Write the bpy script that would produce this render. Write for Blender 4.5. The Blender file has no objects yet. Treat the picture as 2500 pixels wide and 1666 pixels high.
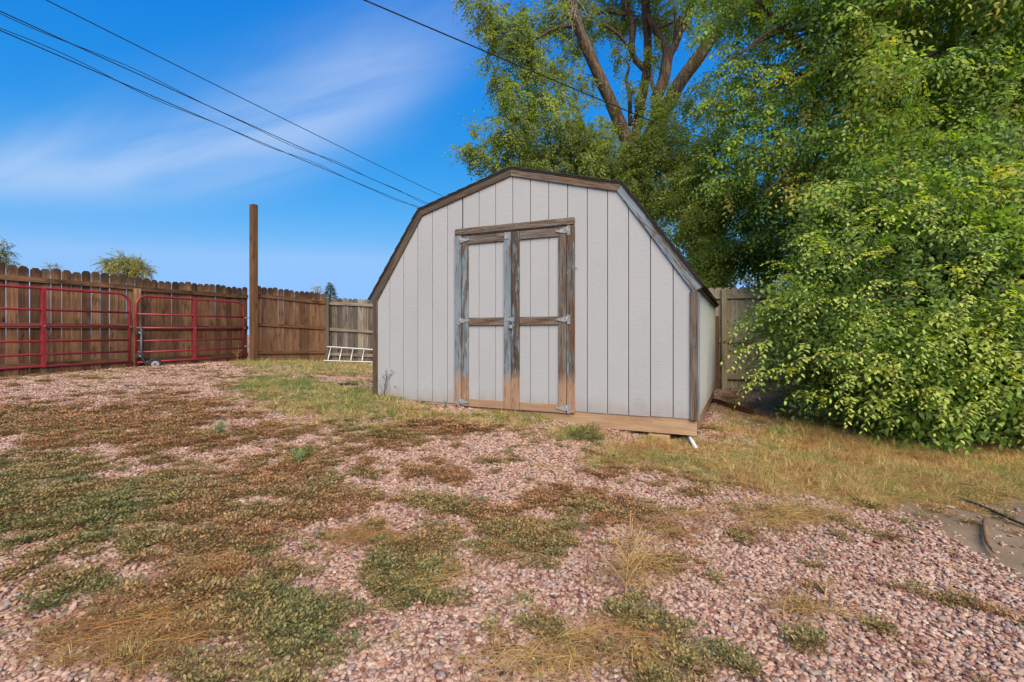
import bpy, bmesh, math, random
import numpy as np
from mathutils import Vector, Matrix, Quaternion

random.seed(7)
RNG = np.random.default_rng(7)
sc = bpy.context.scene
COL = sc.collection

# ------------------------------------------------------------------ camera
FPX, HZ, ZC = 1205.0, 818.0, 1.15          # focal length and horizon row for a 2500 px wide frame, eye height
cam_d = bpy.data.cameras.new('camera')
cam_d.lens = FPX / 2500 * 36
cam_d.sensor_width = 36
cam_d.shift_y = (HZ - 833.0) / 2500.0
cam_d.clip_start = 0.05
cam_d.clip_end = 3000
cam = bpy.data.objects.new('camera', cam_d)
COL.objects.link(cam)
cam.location = (0, 0, ZC)
cam.rotation_euler = (math.radians(90), 0, 0)
sc.camera = cam

# ------------------------------------------------------------------ sun and sky
SUN_DIR = Vector((0.14, -0.78, 0.72)).normalized()
SUN_STRENGTH, SKY_STRENGTH, EXPOSURE = 3.1, 0.12, 1.0
el = math.asin(SUN_DIR.z)
az = math.atan2(SUN_DIR.x, SUN_DIR.y)
sun_d = bpy.data.lights.new('sun', 'SUN')
sun_d.energy = SUN_STRENGTH
sun_d.angle = math.radians(50)
sun_d.color = (1.0, 0.90, 0.74)
sun = bpy.data.objects.new('sun', sun_d)
COL.objects.link(sun)
sun.rotation_euler = SUN_DIR.to_track_quat('Z', 'Y').to_euler()
sun.location = SUN_DIR * 30

vs = sc.view_settings
vs.view_transform = 'Standard'
vs.look = 'None'
vs.gamma = 1.0
vs.use_curve_mapping = False
vs.exposure = EXPOSURE
sc.render.engine = 'CYCLES'
cy = sc.cycles
cy.use_denoising = True
try:
    cy.denoiser = 'OPENIMAGEDENOISE'
except Exception:
    pass
cy.max_bounces = 6
cy.diffuse_bounces = 4
cy.glossy_bounces = 2
cy.transmission_bounces = 3
cy.transparent_max_bounces = 6
cy.caustics_reflective = False
cy.caustics_refractive = False
cy.use_adaptive_sampling = True
cy.adaptive_threshold = 0.03


# ------------------------------------------------------------------ node helper
class NT:
    def __init__(self, nt):
        self.nt = nt
        nt.nodes.clear()

    def n(self, t, props=None, **ins):
        nd = self.nt.nodes.new(t)
        for k, v in (props or {}).items():
            setattr(nd, k, v)
        for k, v in ins.items():
            key = int(k[1:]) if k[0] == 'i' and k[1:].isdigit() else k.replace('_', ' ')
            self.set(nd.inputs[key], v)
        return nd

    def set(self, sock, v):
        if isinstance(v, bpy.types.NodeSocket):
            self.nt.links.new(v, sock)
        elif isinstance(v, bpy.types.Node):
            self.nt.links.new(v.outputs[0], sock)
        else:
            if sock.type == 'RGBA' and len(v) == 3:
                v = (*v, 1)
            sock.default_value = v

    def math(self, op, a, b=0.0, c=None, clamp=False):
        nd = self.nt.nodes.new('ShaderNodeMath')
        nd.operation = op
        nd.use_clamp = clamp
        self.set(nd.inputs[0], a)
        self.set(nd.inputs[1], b)
        if c is not None:
            self.set(nd.inputs[2], c)
        return nd.outputs[0]

    def mix(self, f, a, b, mode='MIX'):
        nd = self.nt.nodes.new('ShaderNodeMix')
        nd.data_type = 'RGBA'
        nd.blend_type = mode
        nd.clamp_factor = True
        self.set(nd.inputs['Factor'], f)
        self.set(nd.inputs[6], a)
        self.set(nd.inputs[7], b)
        return nd.outputs[2]

    def ramp(self, f, stops, interp='LINEAR'):
        nd = self.nt.nodes.new('ShaderNodeValToRGB')
        nd.color_ramp.interpolation = interp
        els = nd.color_ramp.elements
        while len(els) < len(stops):
            els.new(0.5)
        for e, (p, c) in zip(els, stops):
            e.position = p
            if isinstance(c, (int, float)):
                c = (c, c, c)
            e.color = (*c, 1)
        self.set(nd.inputs[0], f)
        return nd.outputs[0]

    def step(self, x, lo, hi):
        nd = self.nt.nodes.new('ShaderNodeMapRange')
        nd.interpolation_type = 'SMOOTHSTEP'
        self.set(nd.inputs[0], x)
        self.set(nd.inputs[1], lo)
        self.set(nd.inputs[2], hi)
        return nd.outputs[0]

    def noise(self, vec, scale=(1, 1, 1), s=1.0, detail=4, rough=0.55, w=None, dist=0.0):
        mp = self.n('ShaderNodeMapping', Vector=vec)
        mp.inputs['Scale'].default_value = scale
        nd = self.nt.nodes.new('ShaderNodeTexNoise')
        nd.noise_dimensions = '4D' if w is not None else '3D'
        self.set(nd.inputs['Vector'], mp.outputs[0])
        if w is not None:
            self.set(nd.inputs['W'], w)
        nd.inputs['Scale'].default_value = s
        nd.inputs['Detail'].default_value = detail
        nd.inputs['Roughness'].default_value = rough
        nd.inputs['Distortion'].default_value = dist
        return nd.outputs[0]


# ------------------------------------------------------------------ world: clear autumn sky with thin cirrus
world = bpy.data.worlds.new('World')
sc.world = world
world.use_nodes = True
T = NT(world.node_tree)
sky = T.n('ShaderNodeTexSky', {'sky_type': 'NISHITA', 'sun_disc': False, 'sun_elevation': el, 'sun_rotation': az,
                               'altitude': 1500, 'air_density': 1.0, 'dust_density': 0.3, 'ozone_density': 2.2})
tc = T.n('ShaderNodeTexCoord')
sep = T.n('ShaderNodeSeparateXYZ', Vector=tc.outputs['Generated'])
zz = T.math('ADD', T.math('MAXIMUM', sep.outputs[2], 0.0), 0.06)
pX = T.math('DIVIDE', sep.outputs[0], zz)
pY = T.math('DIVIDE', sep.outputs[1], zz)
plan = T.n('ShaderNodeCombineXYZ', X=pX, Y=pY)
rotm = T.n('ShaderNodeMapping', Vector=plan.outputs[0])
rotm.inputs['Rotation'].default_value = (0, 0, math.radians(26))
soft = T.noise(rotm.outputs[0], (0.30, 0.9, 1), 0.8, 3, 0.45, dist=0.3)
wisp = T.noise(rotm.outputs[0], (0.5, 2.6, 1), 1.0, 5, 0.5, dist=0.5)
# one long feathered streak of cirrus lying across the sky, the rest a very thin veil
sx = T.math('ADD', pX, 1.2)
crv = T.math('ADD', T.math('MULTIPLY', sx, -0.49), T.math('MULTIPLY', T.math('MULTIPLY', sx, sx), -0.29))
dist = T.math('SUBTRACT', T.math('SUBTRACT', pY, 2.25), crv)
dist = T.math('ADD', dist, T.math('MULTIPLY', T.math('SUBTRACT', wisp, 0.5), 0.45))
wide = T.math('ADD', 0.23, T.math('MULTIPLY', T.math('MAXIMUM', T.math('MULTIPLY', pX, -1.0), 0.0), 0.11))
band = T.math('POWER', 2.718, T.math('MULTIPLY', T.math('POWER', T.math('DIVIDE', dist, wide), 2.0), -1.0))
band = T.math('MULTIPLY', T.math('MULTIPLY', band, T.step(wisp, 0.10, 0.70)), T.step(pX, 0.15, -0.5))
veil = T.math('MULTIPLY', T.step(soft, 0.50, 0.90), 0.14)
cl = T.math('ADD', T.math('MULTIPLY', band, 0.62), veil, clamp=True)
cl = T.math('MULTIPLY', cl, T.step(sep.outputs[2], 0.02, 0.18))
# colour response of the picture: the clear sky is rendered deeper and more saturated overhead
KS = 1.0 / (SKY_STRENGTH * 2 ** EXPOSURE)
sr = T.n('ShaderNodeSeparateColor', Color=sky.outputs[0])
chan = [T.math('MULTIPLY', T.math('POWER', T.math('MINIMUM', T.math('DIVIDE', sr.outputs[i], 5.66), mxv), e), KS * g) for i, (e, g, mxv) in enumerate(((2.5, 1.04, 0.60), (0.70, 0.58, 0.95), (0.25, 0.90, 2.0)))]
hs = T.n('ShaderNodeCombineColor', Red=chan[0], Green=chan[1], Blue=chan[2])
skyc = T.mix(T.math('MULTIPLY', cl, 0.95), hs.outputs[0], (0.60 * KS, 0.73 * KS, 0.97 * KS))
bg = T.n('ShaderNodeBackground', Color=skyc, Strength=SKY_STRENGTH)
T.n('ShaderNodeOutputWorld', Surface=bg.outputs[0])


# ------------------------------------------------------------------ measuring helpers
def at(px, py, d):
    """world point seen at a pixel of the 2500 px photograph, d metres ahead"""
    return Vector(((px - 1250) / FPX * d, d, ZC + (HZ - py) / FPX * d))


_gp = np.array([(0, 1.6, 0), (-3, 2, .08), (3, 2.2, .02), (0, 3.2, .10), (1.66, 4.44, .165), (-1.69, 6.0, .40),
                (0, 5.22, .315), (.85, 4.82, .25), (-8.35, 8.05, .46), (-6.74, 12.3, .50), (-5.2, 13.6, .41),
                (-3.5, 13.8, .33), (3.9, 9.2, .13), (2.6, 8.2, .15), (3.5, 4.8, .10), (5.5, 5, .08), (-3, 8, .44),
                (-4, 4, .26), (2.3, 3.3, .08), (0, 14, .3), (8, 9, .1), (-12, 10, .45), (-14, 2, .2), (10, 1, 0),
                (0, -3, -.1), (0, 9.5, .3)], float)


def _tps(r2):
    return np.where(r2 > 1e-9, 0.5 * r2 * np.log(np.maximum(r2, 1e-9)), 0)


_d2 = ((_gp[:, None, :2] - _gp[None, :, :2]) ** 2).sum(-1)
_K = _tps(_d2) + np.eye(len(_gp)) * 0.25
_Pm = np.c_[np.ones(len(_gp)), _gp[:, :2]]
_A = np.block([[_K, _Pm], [_Pm.T, np.zeros((3, 3))]])
_w = np.linalg.solve(_A, np.r_[_gp[:, 2], 0, 0, 0])


def _hash(ix, iy, s):
    h = (ix.astype(np.int64) * 374761393 + iy.astype(np.int64) * 668265263 + s * 974634777) & 0x7fffffff
    h = ((h ^ (h >> 13)) * 1274126177) & 0x7fffffff
    return ((h ^ (h >> 16)) & 0xffff) / 65535.0


def vnoise(x, y, s=0):
    ix, iy = np.floor(x), np.floor(y)
    fx, fy = x - ix, y - iy
    fx, fy = fx * fx * (3 - 2 * fx), fy * fy * (3 - 2 * fy)
    a, b = _hash(ix, iy, s), _hash(ix + 1, iy, s)
    c, d = _hash(ix, iy + 1, s), _hash(ix + 1, iy + 1, s)
    return (a * (1 - fx) + b * fx) * (1 - fy) + (c * (1 - fx) + d * fx) * fy


def fbm(x, y, s=0, o=4):
    v, a, t = 0, 1.0, 0
    for k in range(o):
        v = v + a * vnoise(x * 2 ** k + 17.3 * k, y * 2 ** k + 5.1 * k, s + k)
        t += a
        a *= 0.55
    return v / t


def gz(x, y):
    x = np.asarray(x, float)
    y = np.asarray(y, float)
    cx, cyy = np.clip(x, -14, 11), np.clip(y, -3, 15)
    q = np.stack([cx, cyy], -1)
    r2 = ((q[..., None, :] - _gp[:, :2]) ** 2).sum(-1)
    z = _tps(r2) @ _w[:len(_gp)] + _w[-3] + _w[-2] * cx + _w[-1] * cyy
    return z + (fbm(x * 1.4, y * 1.4, 3, 3) - 0.5) * 0.05


def ground_at(px, py):
    d = 4.0
    for _ in range(30):
        X = (px - 1250) / FPX * d
        d = 0.5 * d + 0.5 * (ZC - float(gz(X, d))) * FPX / (py - HZ)
    X = (px - 1250) / FPX * d
    return Vector((X, d, float(gz(X, d))))


# ------------------------------------------------------------------ object helpers
def tag(o, label=None, cat=None, group=None, kind=None):
    if label:
        o['label'] = label
    if cat:
        o['category'] = cat
    if group:
        o['group'] = group
    if kind:
        o['kind'] = kind
    return o


def empty(name, loc=(0, 0, 0), rz=0.0):
    o = bpy.data.objects.new(name, None)
    COL.objects.link(o)
    o.location = loc
    o.rotation_euler = (0, 0, rz)
    o.empty_display_size = 0.1
    return o


def obj(name, me, parent=None, loc=None, rot=None, color=None, mat=None):
    o = bpy.data.objects.new(name, me)
    COL.objects.link(o)
    if parent:
        o.parent = parent
    if loc is not None:
        o.location = loc
    if rot is not None:
        o.rotation_euler = rot
    if color:
        o.color = (*color, 1)
    if mat is not None and not me.materials:
        me.materials.append(mat)
    return o


def mesh_from(bm, mat=None, smooth=False, name='mesh'):
    me = bpy.data.meshes.new(name)
    bm.to_mesh(me)
    bm.free()
    if mat:
        me.materials.append(mat)
    if smooth:
        me.shade_smooth()
    return me


_boxes = {}


def box_mesh(sx, sy, sz, bev, mat):
    key = (round(sx, 4), round(sy, 4), round(sz, 4), bev, mat.name)
    if key not in _boxes:
        bm = bmesh.new()
        bmesh.ops.create_cube(bm, size=1.0)
        bmesh.ops.scale(bm, vec=(sx, sy, sz), verts=bm.verts)
        if bev:
            bmesh.ops.bevel(bm, geom=list(bm.edges), offset=bev, segments=1, affect='EDGES')
        _boxes[key] = mesh_from(bm, mat)
    return _boxes[key]


def prism_mesh(poly, y0, y1, mat, bev=0.0):
    """polygon in local x,z extruded along y"""
    bm = bmesh.new()
    a = [bm.verts.new((x, y0, z)) for x, z in poly]
    b = [bm.verts.new((x, y1, z)) for x, z in poly]
    n = len(poly)
    bm.faces.new(a)
    bm.faces.new(b[::-1])
    for i in range(n):
        bm.faces.new((a[i], b[i], b[(i + 1) % n], a[(i + 1) % n]))
    bmesh.ops.recalc_face_normals(bm, faces=bm.faces)
    if bev:
        bmesh.ops.bevel(bm, geom=list(bm.edges), offset=bev, segments=1, affect='EDGES')
    return mesh_from(bm, mat)


def board(name, parent, p0, p1, width, thick, nrm, mat, color=None, bev=0.003):
    """sawn board from p0 to p1 (parent space): local z runs along it, local y along nrm"""
    p0, p1, nrm = Vector(p0), Vector(p1), Vector(nrm)
    zax = (p1 - p0)
    L = zax.length
    zax.normalize()
    yax = (nrm - zax * nrm.dot(zax)).normalized()
    xax = yax.cross(zax)
    me = box_mesh(width, thick, L, bev, mat)
    o = obj(name, me, parent, color=color)
    M = Matrix((xax, yax, zax)).transposed().to_4x4()
    M.translation = (p0 + p1) / 2
    o.matrix_basis = M
    return o


def tube_bm(bm, pts, rad, seg=8, cap=True, wob=0.0, rng=random):
    """swept tube through pts, radius per point"""
    pts = [Vector(p) for p in pts]
    n = len(pts)
    rad = [rad] * n if isinstance(rad, (int, float)) else rad
    t0 = (pts[1] - pts[0]).normalized()
    ref = Vector((0, 0, 1)) if abs(t0.z) < 0.9 else Vector((1, 0, 0))
    u = t0.cross(ref).normalized()
    rings = []
    for i in range(n):
        t = (pts[min(i + 1, n - 1)] - pts[max(i - 1, 0)]).normalized()
        u = (u - t * u.dot(t)).normalized()
        v = t.cross(u)
        r = rad[i]
        rings.append([bm.verts.new(pts[i] + (u * math.cos(k * 2 * math.pi / seg) + v * math.sin(k * 2 * math.pi / seg)) * r * (1 + rng.uniform(-wob, wob))) for k in range(seg)])
    for i in range(n - 1):
        for k in range(seg):
            f = bm.faces.new((rings[i][k], rings[i][(k + 1) % seg], rings[i + 1][(k + 1) % seg], rings[i + 1][k]))
            f.smooth = True
    if cap:
        bm.faces.new(rings[0][::-1])
        bm.faces.new(rings[-1])


def tube(name, pts, rad, mat, parent=None, seg=8, wob=0.0):
    bm = bmesh.new()
    tube_bm(bm, pts, rad, seg, True, wob)
    return obj(name, mesh_from(bm, mat), parent)


def spline(pts, k=6):
    """Catmull-Rom through (Vector, radius) pairs"""
    P = [np.array([*p, r], float) for p, r in pts]
    P = [2 * P[0] - P[1]] + P + [2 * P[-1] - P[-2]]
    out = []
    for i in range(1, len(P) - 2):
        for j in range(k):
            t = j / k
            a, b, c, d = P[i - 1:i + 3]
            out.append(0.5 * (2 * b + (c - a) * t + (2 * a - 5 * b + 4 * c - d) * t * t + (3 * b - a - 3 * c + d) * t ** 3))
    out.append(P[-2])
    return [Vector(o[:3]) for o in out], [max(float(o[3]), 0.002) for o in out]


# ------------------------------------------------------------------ materials
def new_mat(name):
    m = bpy.data.materials.new(name)
    m.use_nodes = True
    return m, NT(m.node_tree)


def finish(T, color, rough=0.8, bump=None, bstr=0.4, bdist=0.004, spec=0.3, metal=0.0):
    p = T.n('ShaderNodeBsdfPrincipled', Base_Color=color, Roughness=rough, Metallic=metal)
    p.inputs['Specular IOR Level'].default_value = spec
    if bump is not None:
        b = T.n('ShaderNodeBump', Height=bump, Strength=bstr, Distance=bdist)
        T.nt.links.new(b.outputs[0], p.inputs['Normal'])
    T.n('ShaderNodeOutputMaterial', Surface=p.outputs[0])
    return p


def obj_coords(T):
    tc = T.n('ShaderNodeTexCoord')
    oi = T.n('ShaderNodeObjectInfo')
    w = T.math('MULTIPLY', oi.outputs['Random'], 60.0)
    return tc.outputs['Object'], w, oi.outputs['Color']


def mat_fence(name, c_lo, c_mid, c_hi, dark, grey=0.0, top=0.0):
    """bare fence timber: grain along local z, knots, dark weather stains"""
    m, T = new_mat(name)
    co, w, tint = obj_coords(T)
    grain = T.noise(co, (22, 22, 1.1), 1.6, 6, 0.6, w, 0.6)
    fine = T.noise(co, (160, 160, 5), 1.0, 3, 0.6, w)
    blot = T.noise(co, (5, 5, 1.6), 1.0, 4, 0.6, w)
    stain = T.noise(co, (9, 9, 2.6), 1.0, 5, 0.65, T.math('ADD', w, 9.0))
    c = T.ramp(grain, [(0.28, c_lo), (0.5, c_mid), (0.72, c_hi)])
    c = T.mix(T.math('MULTIPLY', T.step(blot, 0.45, 0.7), 0.55), c, (c_lo[0] * .8, c_lo[1] * .8, c_lo[2] * .8))
    c = T.mix(T.math('MULTIPLY', T.step(stain, 0.54, 0.68), 0.75), c, dark)
    c = T.mix(T.math('MULTIPLY', T.step(fine, 0.52, 0.75), 0.35), c, dark)
    if top:
        geo = T.n('ShaderNodeNewGeometry')
        zp = T.n('ShaderNodeSeparateXYZ', Vector=geo.outputs['Position']).outputs[2]
        tm = T.step(T.math('ADD', zp, T.math('MULTIPLY', T.math('SUBTRACT', stain, 0.5), 0.9)), top - .10, top + .10)
        c = T.mix(T.math('MULTIPLY', tm, 0.75), c, (0.045, 0.032, 0.022))
    if grey:
        c = T.mix(T.math('MULTIPLY', T.step(blot, 0.3, 0.6), grey), c, (0.22, 0.20, 0.17))
    c = T.mix(1.0, c, tint, 'MULTIPLY')
    h = T.math('ADD', grain, T.math('MULTIPLY', fine, 0.6))
    finish(T, c, 0.85, h, 0.55, 0.006, 0.2)
    return m


M_FENCE = mat_fence('stained_fence_wood', (0.115, 0.056, 0.028), (0.22, 0.115, 0.058), (0.34, 0.20, 0.11), (0.026, 0.016, 0.010), top=2.17)
M_FENCE_GREY = mat_fence('grey_fence_wood', (0.075, 0.058, 0.044), (0.145, 0.118, 0.092), (0.24, 0.205, 0.165), (0.020, 0.017, 0.014))
M_FENCE_PALE = mat_fence('pale_fence_wood', (0.30, 0.24, 0.15), (0.44, 0.36, 0.24), (0.56, 0.48, 0.34), (0.16, 0.125, 0.085))
M_POST = mat_fence('brown_post_wood', (0.10, 0.048, 0.022), (0.145, 0.070, 0.032), (0.20, 0.105, 0.05), (0.04, 0.02, 0.011))
M_NEW = mat_fence('new_timber', (0.31, 0.19, 0.115), (0.40, 0.26, 0.155), (0.48, 0.33, 0.21), (0.20, 0.115, 0.06))


def mat_peel():
    """trim with flaking grey-blue paint; object colour = (paint left, darkness, fresh wood at foot)"""
    m, T = new_mat('peeling_trim_wood')
    co, w, par = obj_coords(T)
    s = T.n('ShaderNodeSeparateColor', Color=par)
    geo = T.n('ShaderNodeNewGeometry')
    zpos = T.n('ShaderNodeSeparateXYZ', Vector=geo.outputs['Position']).outputs[2]
    grain = T.noise(co, (30, 30, 1.6), 1.6, 6, 0.65, w, 0.8)
    fine = T.noise(co, (200, 200, 6), 1.0, 3, 0.6, w)
    blot = T.noise(co, (14, 14, 2.2), 1.0, 4, 0.6, w)
    flake = T.noise(co, (75, 75, 7.0), 1.0, 6, 0.7, T.math('ADD', w, 4.0), 0.6)
    wood = T.ramp(grain, [(0.30, (0.035, 0.020, 0.013)), (0.46, (0.12, 0.065, 0.035)), (0.62, (0.22, 0.12, 0.06)), (0.8, (0.30, 0.18, 0.095))])
    wood = T.mix(T.math('MULTIPLY', T.step(blot, 0.34, 0.58), 0.8), wood, T.ramp(grain, [(0.32, (0.07, 0.06, 0.05)), (0.5, (0.17, 0.145, 0.12)), (0.72, (0.28, 0.245, 0.205))]))
    wood = T.mix(T.math('MULTIPLY', T.step(fine, 0.46, 0.66), 0.75), wood, (0.025, 0.015, 0.01))
    dk = T.math('MULTIPLY', T.step(T.math('ADD', blot, T.math('MULTIPLY', s.outputs[1], 0.5)), 0.5, 0.85), s.outputs[1])
    wood = T.mix(dk, wood, (0.028, 0.018, 0.012))
    amt = T.math('ADD', T.math('MULTIPLY', flake, 0.7), T.math('MULTIPLY', blot, 0.5))
    thr = T.math('SUBTRACT', 0.92, T.math('MULTIPLY', s.outputs[0], 0.66))
    pm = T.step(amt, thr, T.math('ADD', thr, 0.035))
    paint = T.ramp(T.noise(co, (9, 9, 3), 1.0, 3, 0.5, w), [(0.3, (0.12, 0.145, 0.16)), (0.55, (0.19, 0.22, 0.235)), (0.75, (0.25, 0.27, 0.27))])
    c = T.mix(pm, wood, paint)
    fw = T.ramp(grain, [(0.3, (0.26, 0.145, 0.085)), (0.5, (0.33, 0.195, 0.115)), (0.7, (0.39, 0.25, 0.16))])
    fm = T.step(T.math('ADD', zpos, T.math('MULTIPLY', T.math('SUBTRACT', flake, 0.5), 0.55)), 0.80, 0.62)
    fm = T.math('MULTIPLY', fm, s.outputs[2])
    c = T.mix(fm, c, fw)
    h = T.math('ADD', T.math('ADD', grain, T.math('MULTIPLY', fine, 0.5)), T.math('MULTIPLY', pm, 0.9))
    finish(T, c, 0.85, h, 0.8, 0.006, 0.2)
    return m


M_PEEL = mat_peel()


def mat_siding(name, base, dirt):
    m, T = new_mat(name)
    tc = T.n('ShaderNodeTexCoord')
    co = tc.outputs['Object']
    oi = T.n('ShaderNodeObjectInfo')
    w = T.math('MULTIPLY', oi.outputs['Random'], 60.0)
    rough = T.noise(co, (14, 14, 75), 1.0, 5, 0.65, w)
    fine = T.noise(co, (120, 120, 220), 1.0, 3, 0.6, w)
    big = T.noise(co, (1.5, 1.5, 0.9), 1.0, 4, 0.6, w)
    pit = T.noise(co, (38, 38, 70), 1.0, 2, 0.5, T.math('ADD', w, 3.0))
    area = T.noise(co, (6, 6, 2.5), 1.0, 2, 0.5, T.math('ADD', w, 8.0))
    c = T.ramp(big, [(0.3, [v * 0.94 for v in base]), (0.55, base), (0.8, (base[0] * 1.04, base[1] * 1.0, base[2] * 1.0))])
    c = T.mix(T.math('MULTIPLY', T.step(rough, 0.62, 0.78), 0.22), c, dirt)
    pm = T.math('MULTIPLY', T.step(pit, 0.72, 0.76), T.step(area, 0.52, 0.62))
    c = T.mix(T.math('MULTIPLY', pm, 0.6), c, (0.11, 0.10, 0.09))
    zloc = T.n('ShaderNodeSeparateXYZ', Vector=tc.outputs['Object']).outputs[2]
    geo = T.n('ShaderNodeNewGeometry')
    zpos = T.n('ShaderNodeSeparateXYZ', Vector=geo.outputs['Position']).outputs[2]
    splash = T.step(T.math('ADD', zpos, T.math('MULTIPLY', T.math('SUBTRACT', T.noise(co, (9, 9, 5), 1.0, 4, 0.6, w), 0.5), 0.3)), 0.58, 0.36)
    c = T.mix(T.math('MULTIPLY', splash, 0.45), c, (0.26, 0.19, 0.145))
    h = T.math('SUBTRACT', T.math('ADD', rough, T.math('MULTIPLY', fine, 0.4)), T.math('MULTIPLY', pm, 0.8))
    finish(T, c, 0.7, h, 0.45, 0.007, 0.3)
    return m


M_SIDING = mat_siding('light_grey_painted_siding', (0.372, 0.362, 0.352), (0.277, 0.264, 0.254))
M_SIDE = mat_siding('side_wall_siding', (0.46, 0.455, 0.425), (0.34, 0.33, 0.30))


def mat_simple(name, col, rough=0.6, metal=0.0, var=0.25, scale=30, spec=0.4, bstr=0.2):
    m, T = new_mat(name)
    co, w, tint = obj_coords(T)
    nz = T.noise(co, (1, 1, 1), scale, 5, 0.65, w)
    c = T.ramp(nz, [(0.3, [v * (1 - var) for v in col]), (0.7, [min(v * (1 + var), 1) for v in col])])
    finish(T, c, rough, nz, bstr, 0.003, spec, metal)
    return m


M_DARK = mat_simple('dark_cavity_wood', (0.03, 0.022, 0.016), 0.9)
M_BACK = mat_simple('sheathing', (0.30, 0.29, 0.28), 0.8)
M_GALV = mat_simple('galvanised_steel', (0.30, 0.30, 0.29), 0.6, 0.3, 0.45, 60)
M_RED = mat_simple('red_gate_paint', (0.25, 0.018, 0.024), 0.42, 0.0, 0.28, 14, 0.5, 0.05)
M_STEEL = mat_simple('dark_steel', (0.10, 0.09, 0.085), 0.5, 0.6, 0.4)
M_RUBBER = mat_simple('tyre_rubber', (0.022, 0.022, 0.022), 0.8)
M_RIM = mat_simple('white_rim', (0.30, 0.30, 0.29), 0.6)
M_ALU = mat_simple('aluminium_ladder', (0.62, 0.60, 0.58), 0.45, 0.35, 0.15)
M_WIRE = mat_simple('black_cable', (0.012, 0.012, 0.014), 0.6)
M_SHINGLE = mat_simple('asphalt_shingle', (0.055, 0.048, 0.042), 0.95, 0, 0.5, 120, 0.2, 0.8)
M_PVC = mat_simple('white_pipe_plastic', (0.62, 0.60, 0.55), 0.5, 0, 0.12)
M_PLY = mat_fence('weathered_plywood', (0.11, 0.06, 0.03), (0.16, 0.085, 0.04), (0.21, 0.12, 0.06), (0.05, 0.03, 0.02))
M_STICK = mat_fence('dead_stick', (0.16, 0.09, 0.05), (0.25, 0.15, 0.08), (0.33, 0.21, 0.12), (0.06, 0.04, 0.03))
M_HOSE = mat_simple('black_pipe', (0.035, 0.033, 0.032), 0.7)
M_DEADLEAF = mat_simple('dry_leaf', (0.22, 0.10, 0.05), 0.7, 0, 0.35, 40)


def mat_bark(name, lo, hi):
    m, T = new_mat(name)
    tc = T.n('ShaderNodeTexCoord')
    co = tc.outputs['Object']
    a = T.noise(co, (1, 1, 0.22), 16, 6, 0.65, dist=0.8)
    b = T.noise(co, (1, 1, 1), 2.2, 4, 0.6)
    c = T.ramp(a, [(0.32, [v * 0.4 for v in lo]), (0.48, lo), (0.68, hi)])
    c = T.mix(T.math('MULTIPLY', T.step(b, 0.45, 0.75), 0.5), c, (lo[0] * .55, lo[1] * .55, lo[2] * .5))
    finish(T, c, 0.9, a, 1.0, 0.06, 0.15)
    return m


M_BARK = mat_bark('elm_bark', (0.115, 0.075, 0.05), (0.26, 0.185, 0.13))
M_TWIG = mat_bark('twig_bark', (0.10, 0.065, 0.045), (0.18, 0.12, 0.085))
M_DEADTWIG = mat_bark('pale_dead_twig', (0.25, 0.20, 0.16), (0.38, 0.31, 0.25))


def mat_leaf(name, stops, instanced=True, trans=0.35, gloss=0.55, vary=0.35):
    """leaf: tone from instance tint, small change leaf to leaf (per-leaf mesh attribute), light passes through"""
    m, T = new_mat(name)
    if instanced:
        at_ = T.n('ShaderNodeAttribute', {'attribute_type': 'INSTANCER', 'attribute_name': 'tint'})
        base = at_.outputs['Fac']
    else:
        oi = T.n('ShaderNodeObjectInfo')
        base = oi.outputs['Random']
    lr = T.n('ShaderNodeAttribute', {'attribute_type': 'GEOMETRY', 'attribute_name': 'lrand'})
    f = T.math('ADD', base, T.math('MULTIPLY', T.math('SUBTRACT', lr.outputs['Fac'], 0.5), 0.30), clamp=True)
    c = T.ramp(f, stops)
    br = T.math('FRACT', T.math('MULTIPLY', lr.outputs['Fac'], 13.7))
    br = T.math('ADD', 1.0 - vary * .5, T.math('MULTIPLY', br, vary))
    c = T.mix(1.0, c, T.n('ShaderNodeCombineColor', Red=br, Green=br, Blue=br).outputs[0], 'MULTIPLY')
    geo = T.n('ShaderNodeNewGeometry')
    cb = T.mix(geo.outputs['Backfacing'], c, T.mix(0.35, c, (0.20, 0.24, 0.13)))
    p = T.n('ShaderNodeBsdfPrincipled', Base_Color=cb, Roughness=gloss)
    p.inputs['Specular IOR Level'].default_value = 0.35
    tr = T.n('ShaderNodeBsdfTranslucent', Color=T.mix(1.0, c, (1.35, 1.25, 0.55), 'MULTIPLY'))
    mx = T.n('ShaderNodeMixShader', Fac=trans)
    T.nt.links.new(p.outputs[0], mx.inputs[1])
    T.nt.links.new(tr.outputs[0], mx.inputs[2])
    T.n('ShaderNodeOutputMaterial', Surface=mx.outputs[0])
    return m


M_LEAF = mat_leaf('elm_leaf', [(0.0, (0.095, 0.18, 0.016)), (0.3, (0.20, 0.36, 0.026)), (0.6, (0.33, 0.51, 0.034)),
                               (0.85, (0.53, 0.60, 0.048)), (1.0, (0.66, 0.53, 0.05))], True, 0.5, 0.5, 0.6)
M_LEAF_NEW = mat_leaf('new_growth_leaf', [(0.0, (0.38, 0.54, 0.05)), (0.5, (0.52, 0.64, 0.07)), (1.0, (0.66, 0.68, 0.10))], False, 0.4)
M_LEAF_FAR = mat_leaf('tall_elm_leaf', [(0.0, (0.12, 0.18, 0.022)), (0.4, (0.26, 0.35, 0.036)), (0.8, (0.45, 0.53, 0.055)), (1.0, (0.60, 0.62, 0.08))], True, 0.55)
M_LOCUST = mat_leaf('locust_leaf', [(0.0, (0.12, 0.14, 0.025)), (0.5, (0.34, 0.31, 0.05)), (1.0, (0.50, 0.42, 0.07))])
M_CONIFER = mat_leaf('conifer_needle', [(0.0, (0.012, 0.028, 0.012)), (0.5, (0.022, 0.045, 0.018)), (1.0, (0.04, 0.07, 0.025))], True, 0.05)
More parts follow.
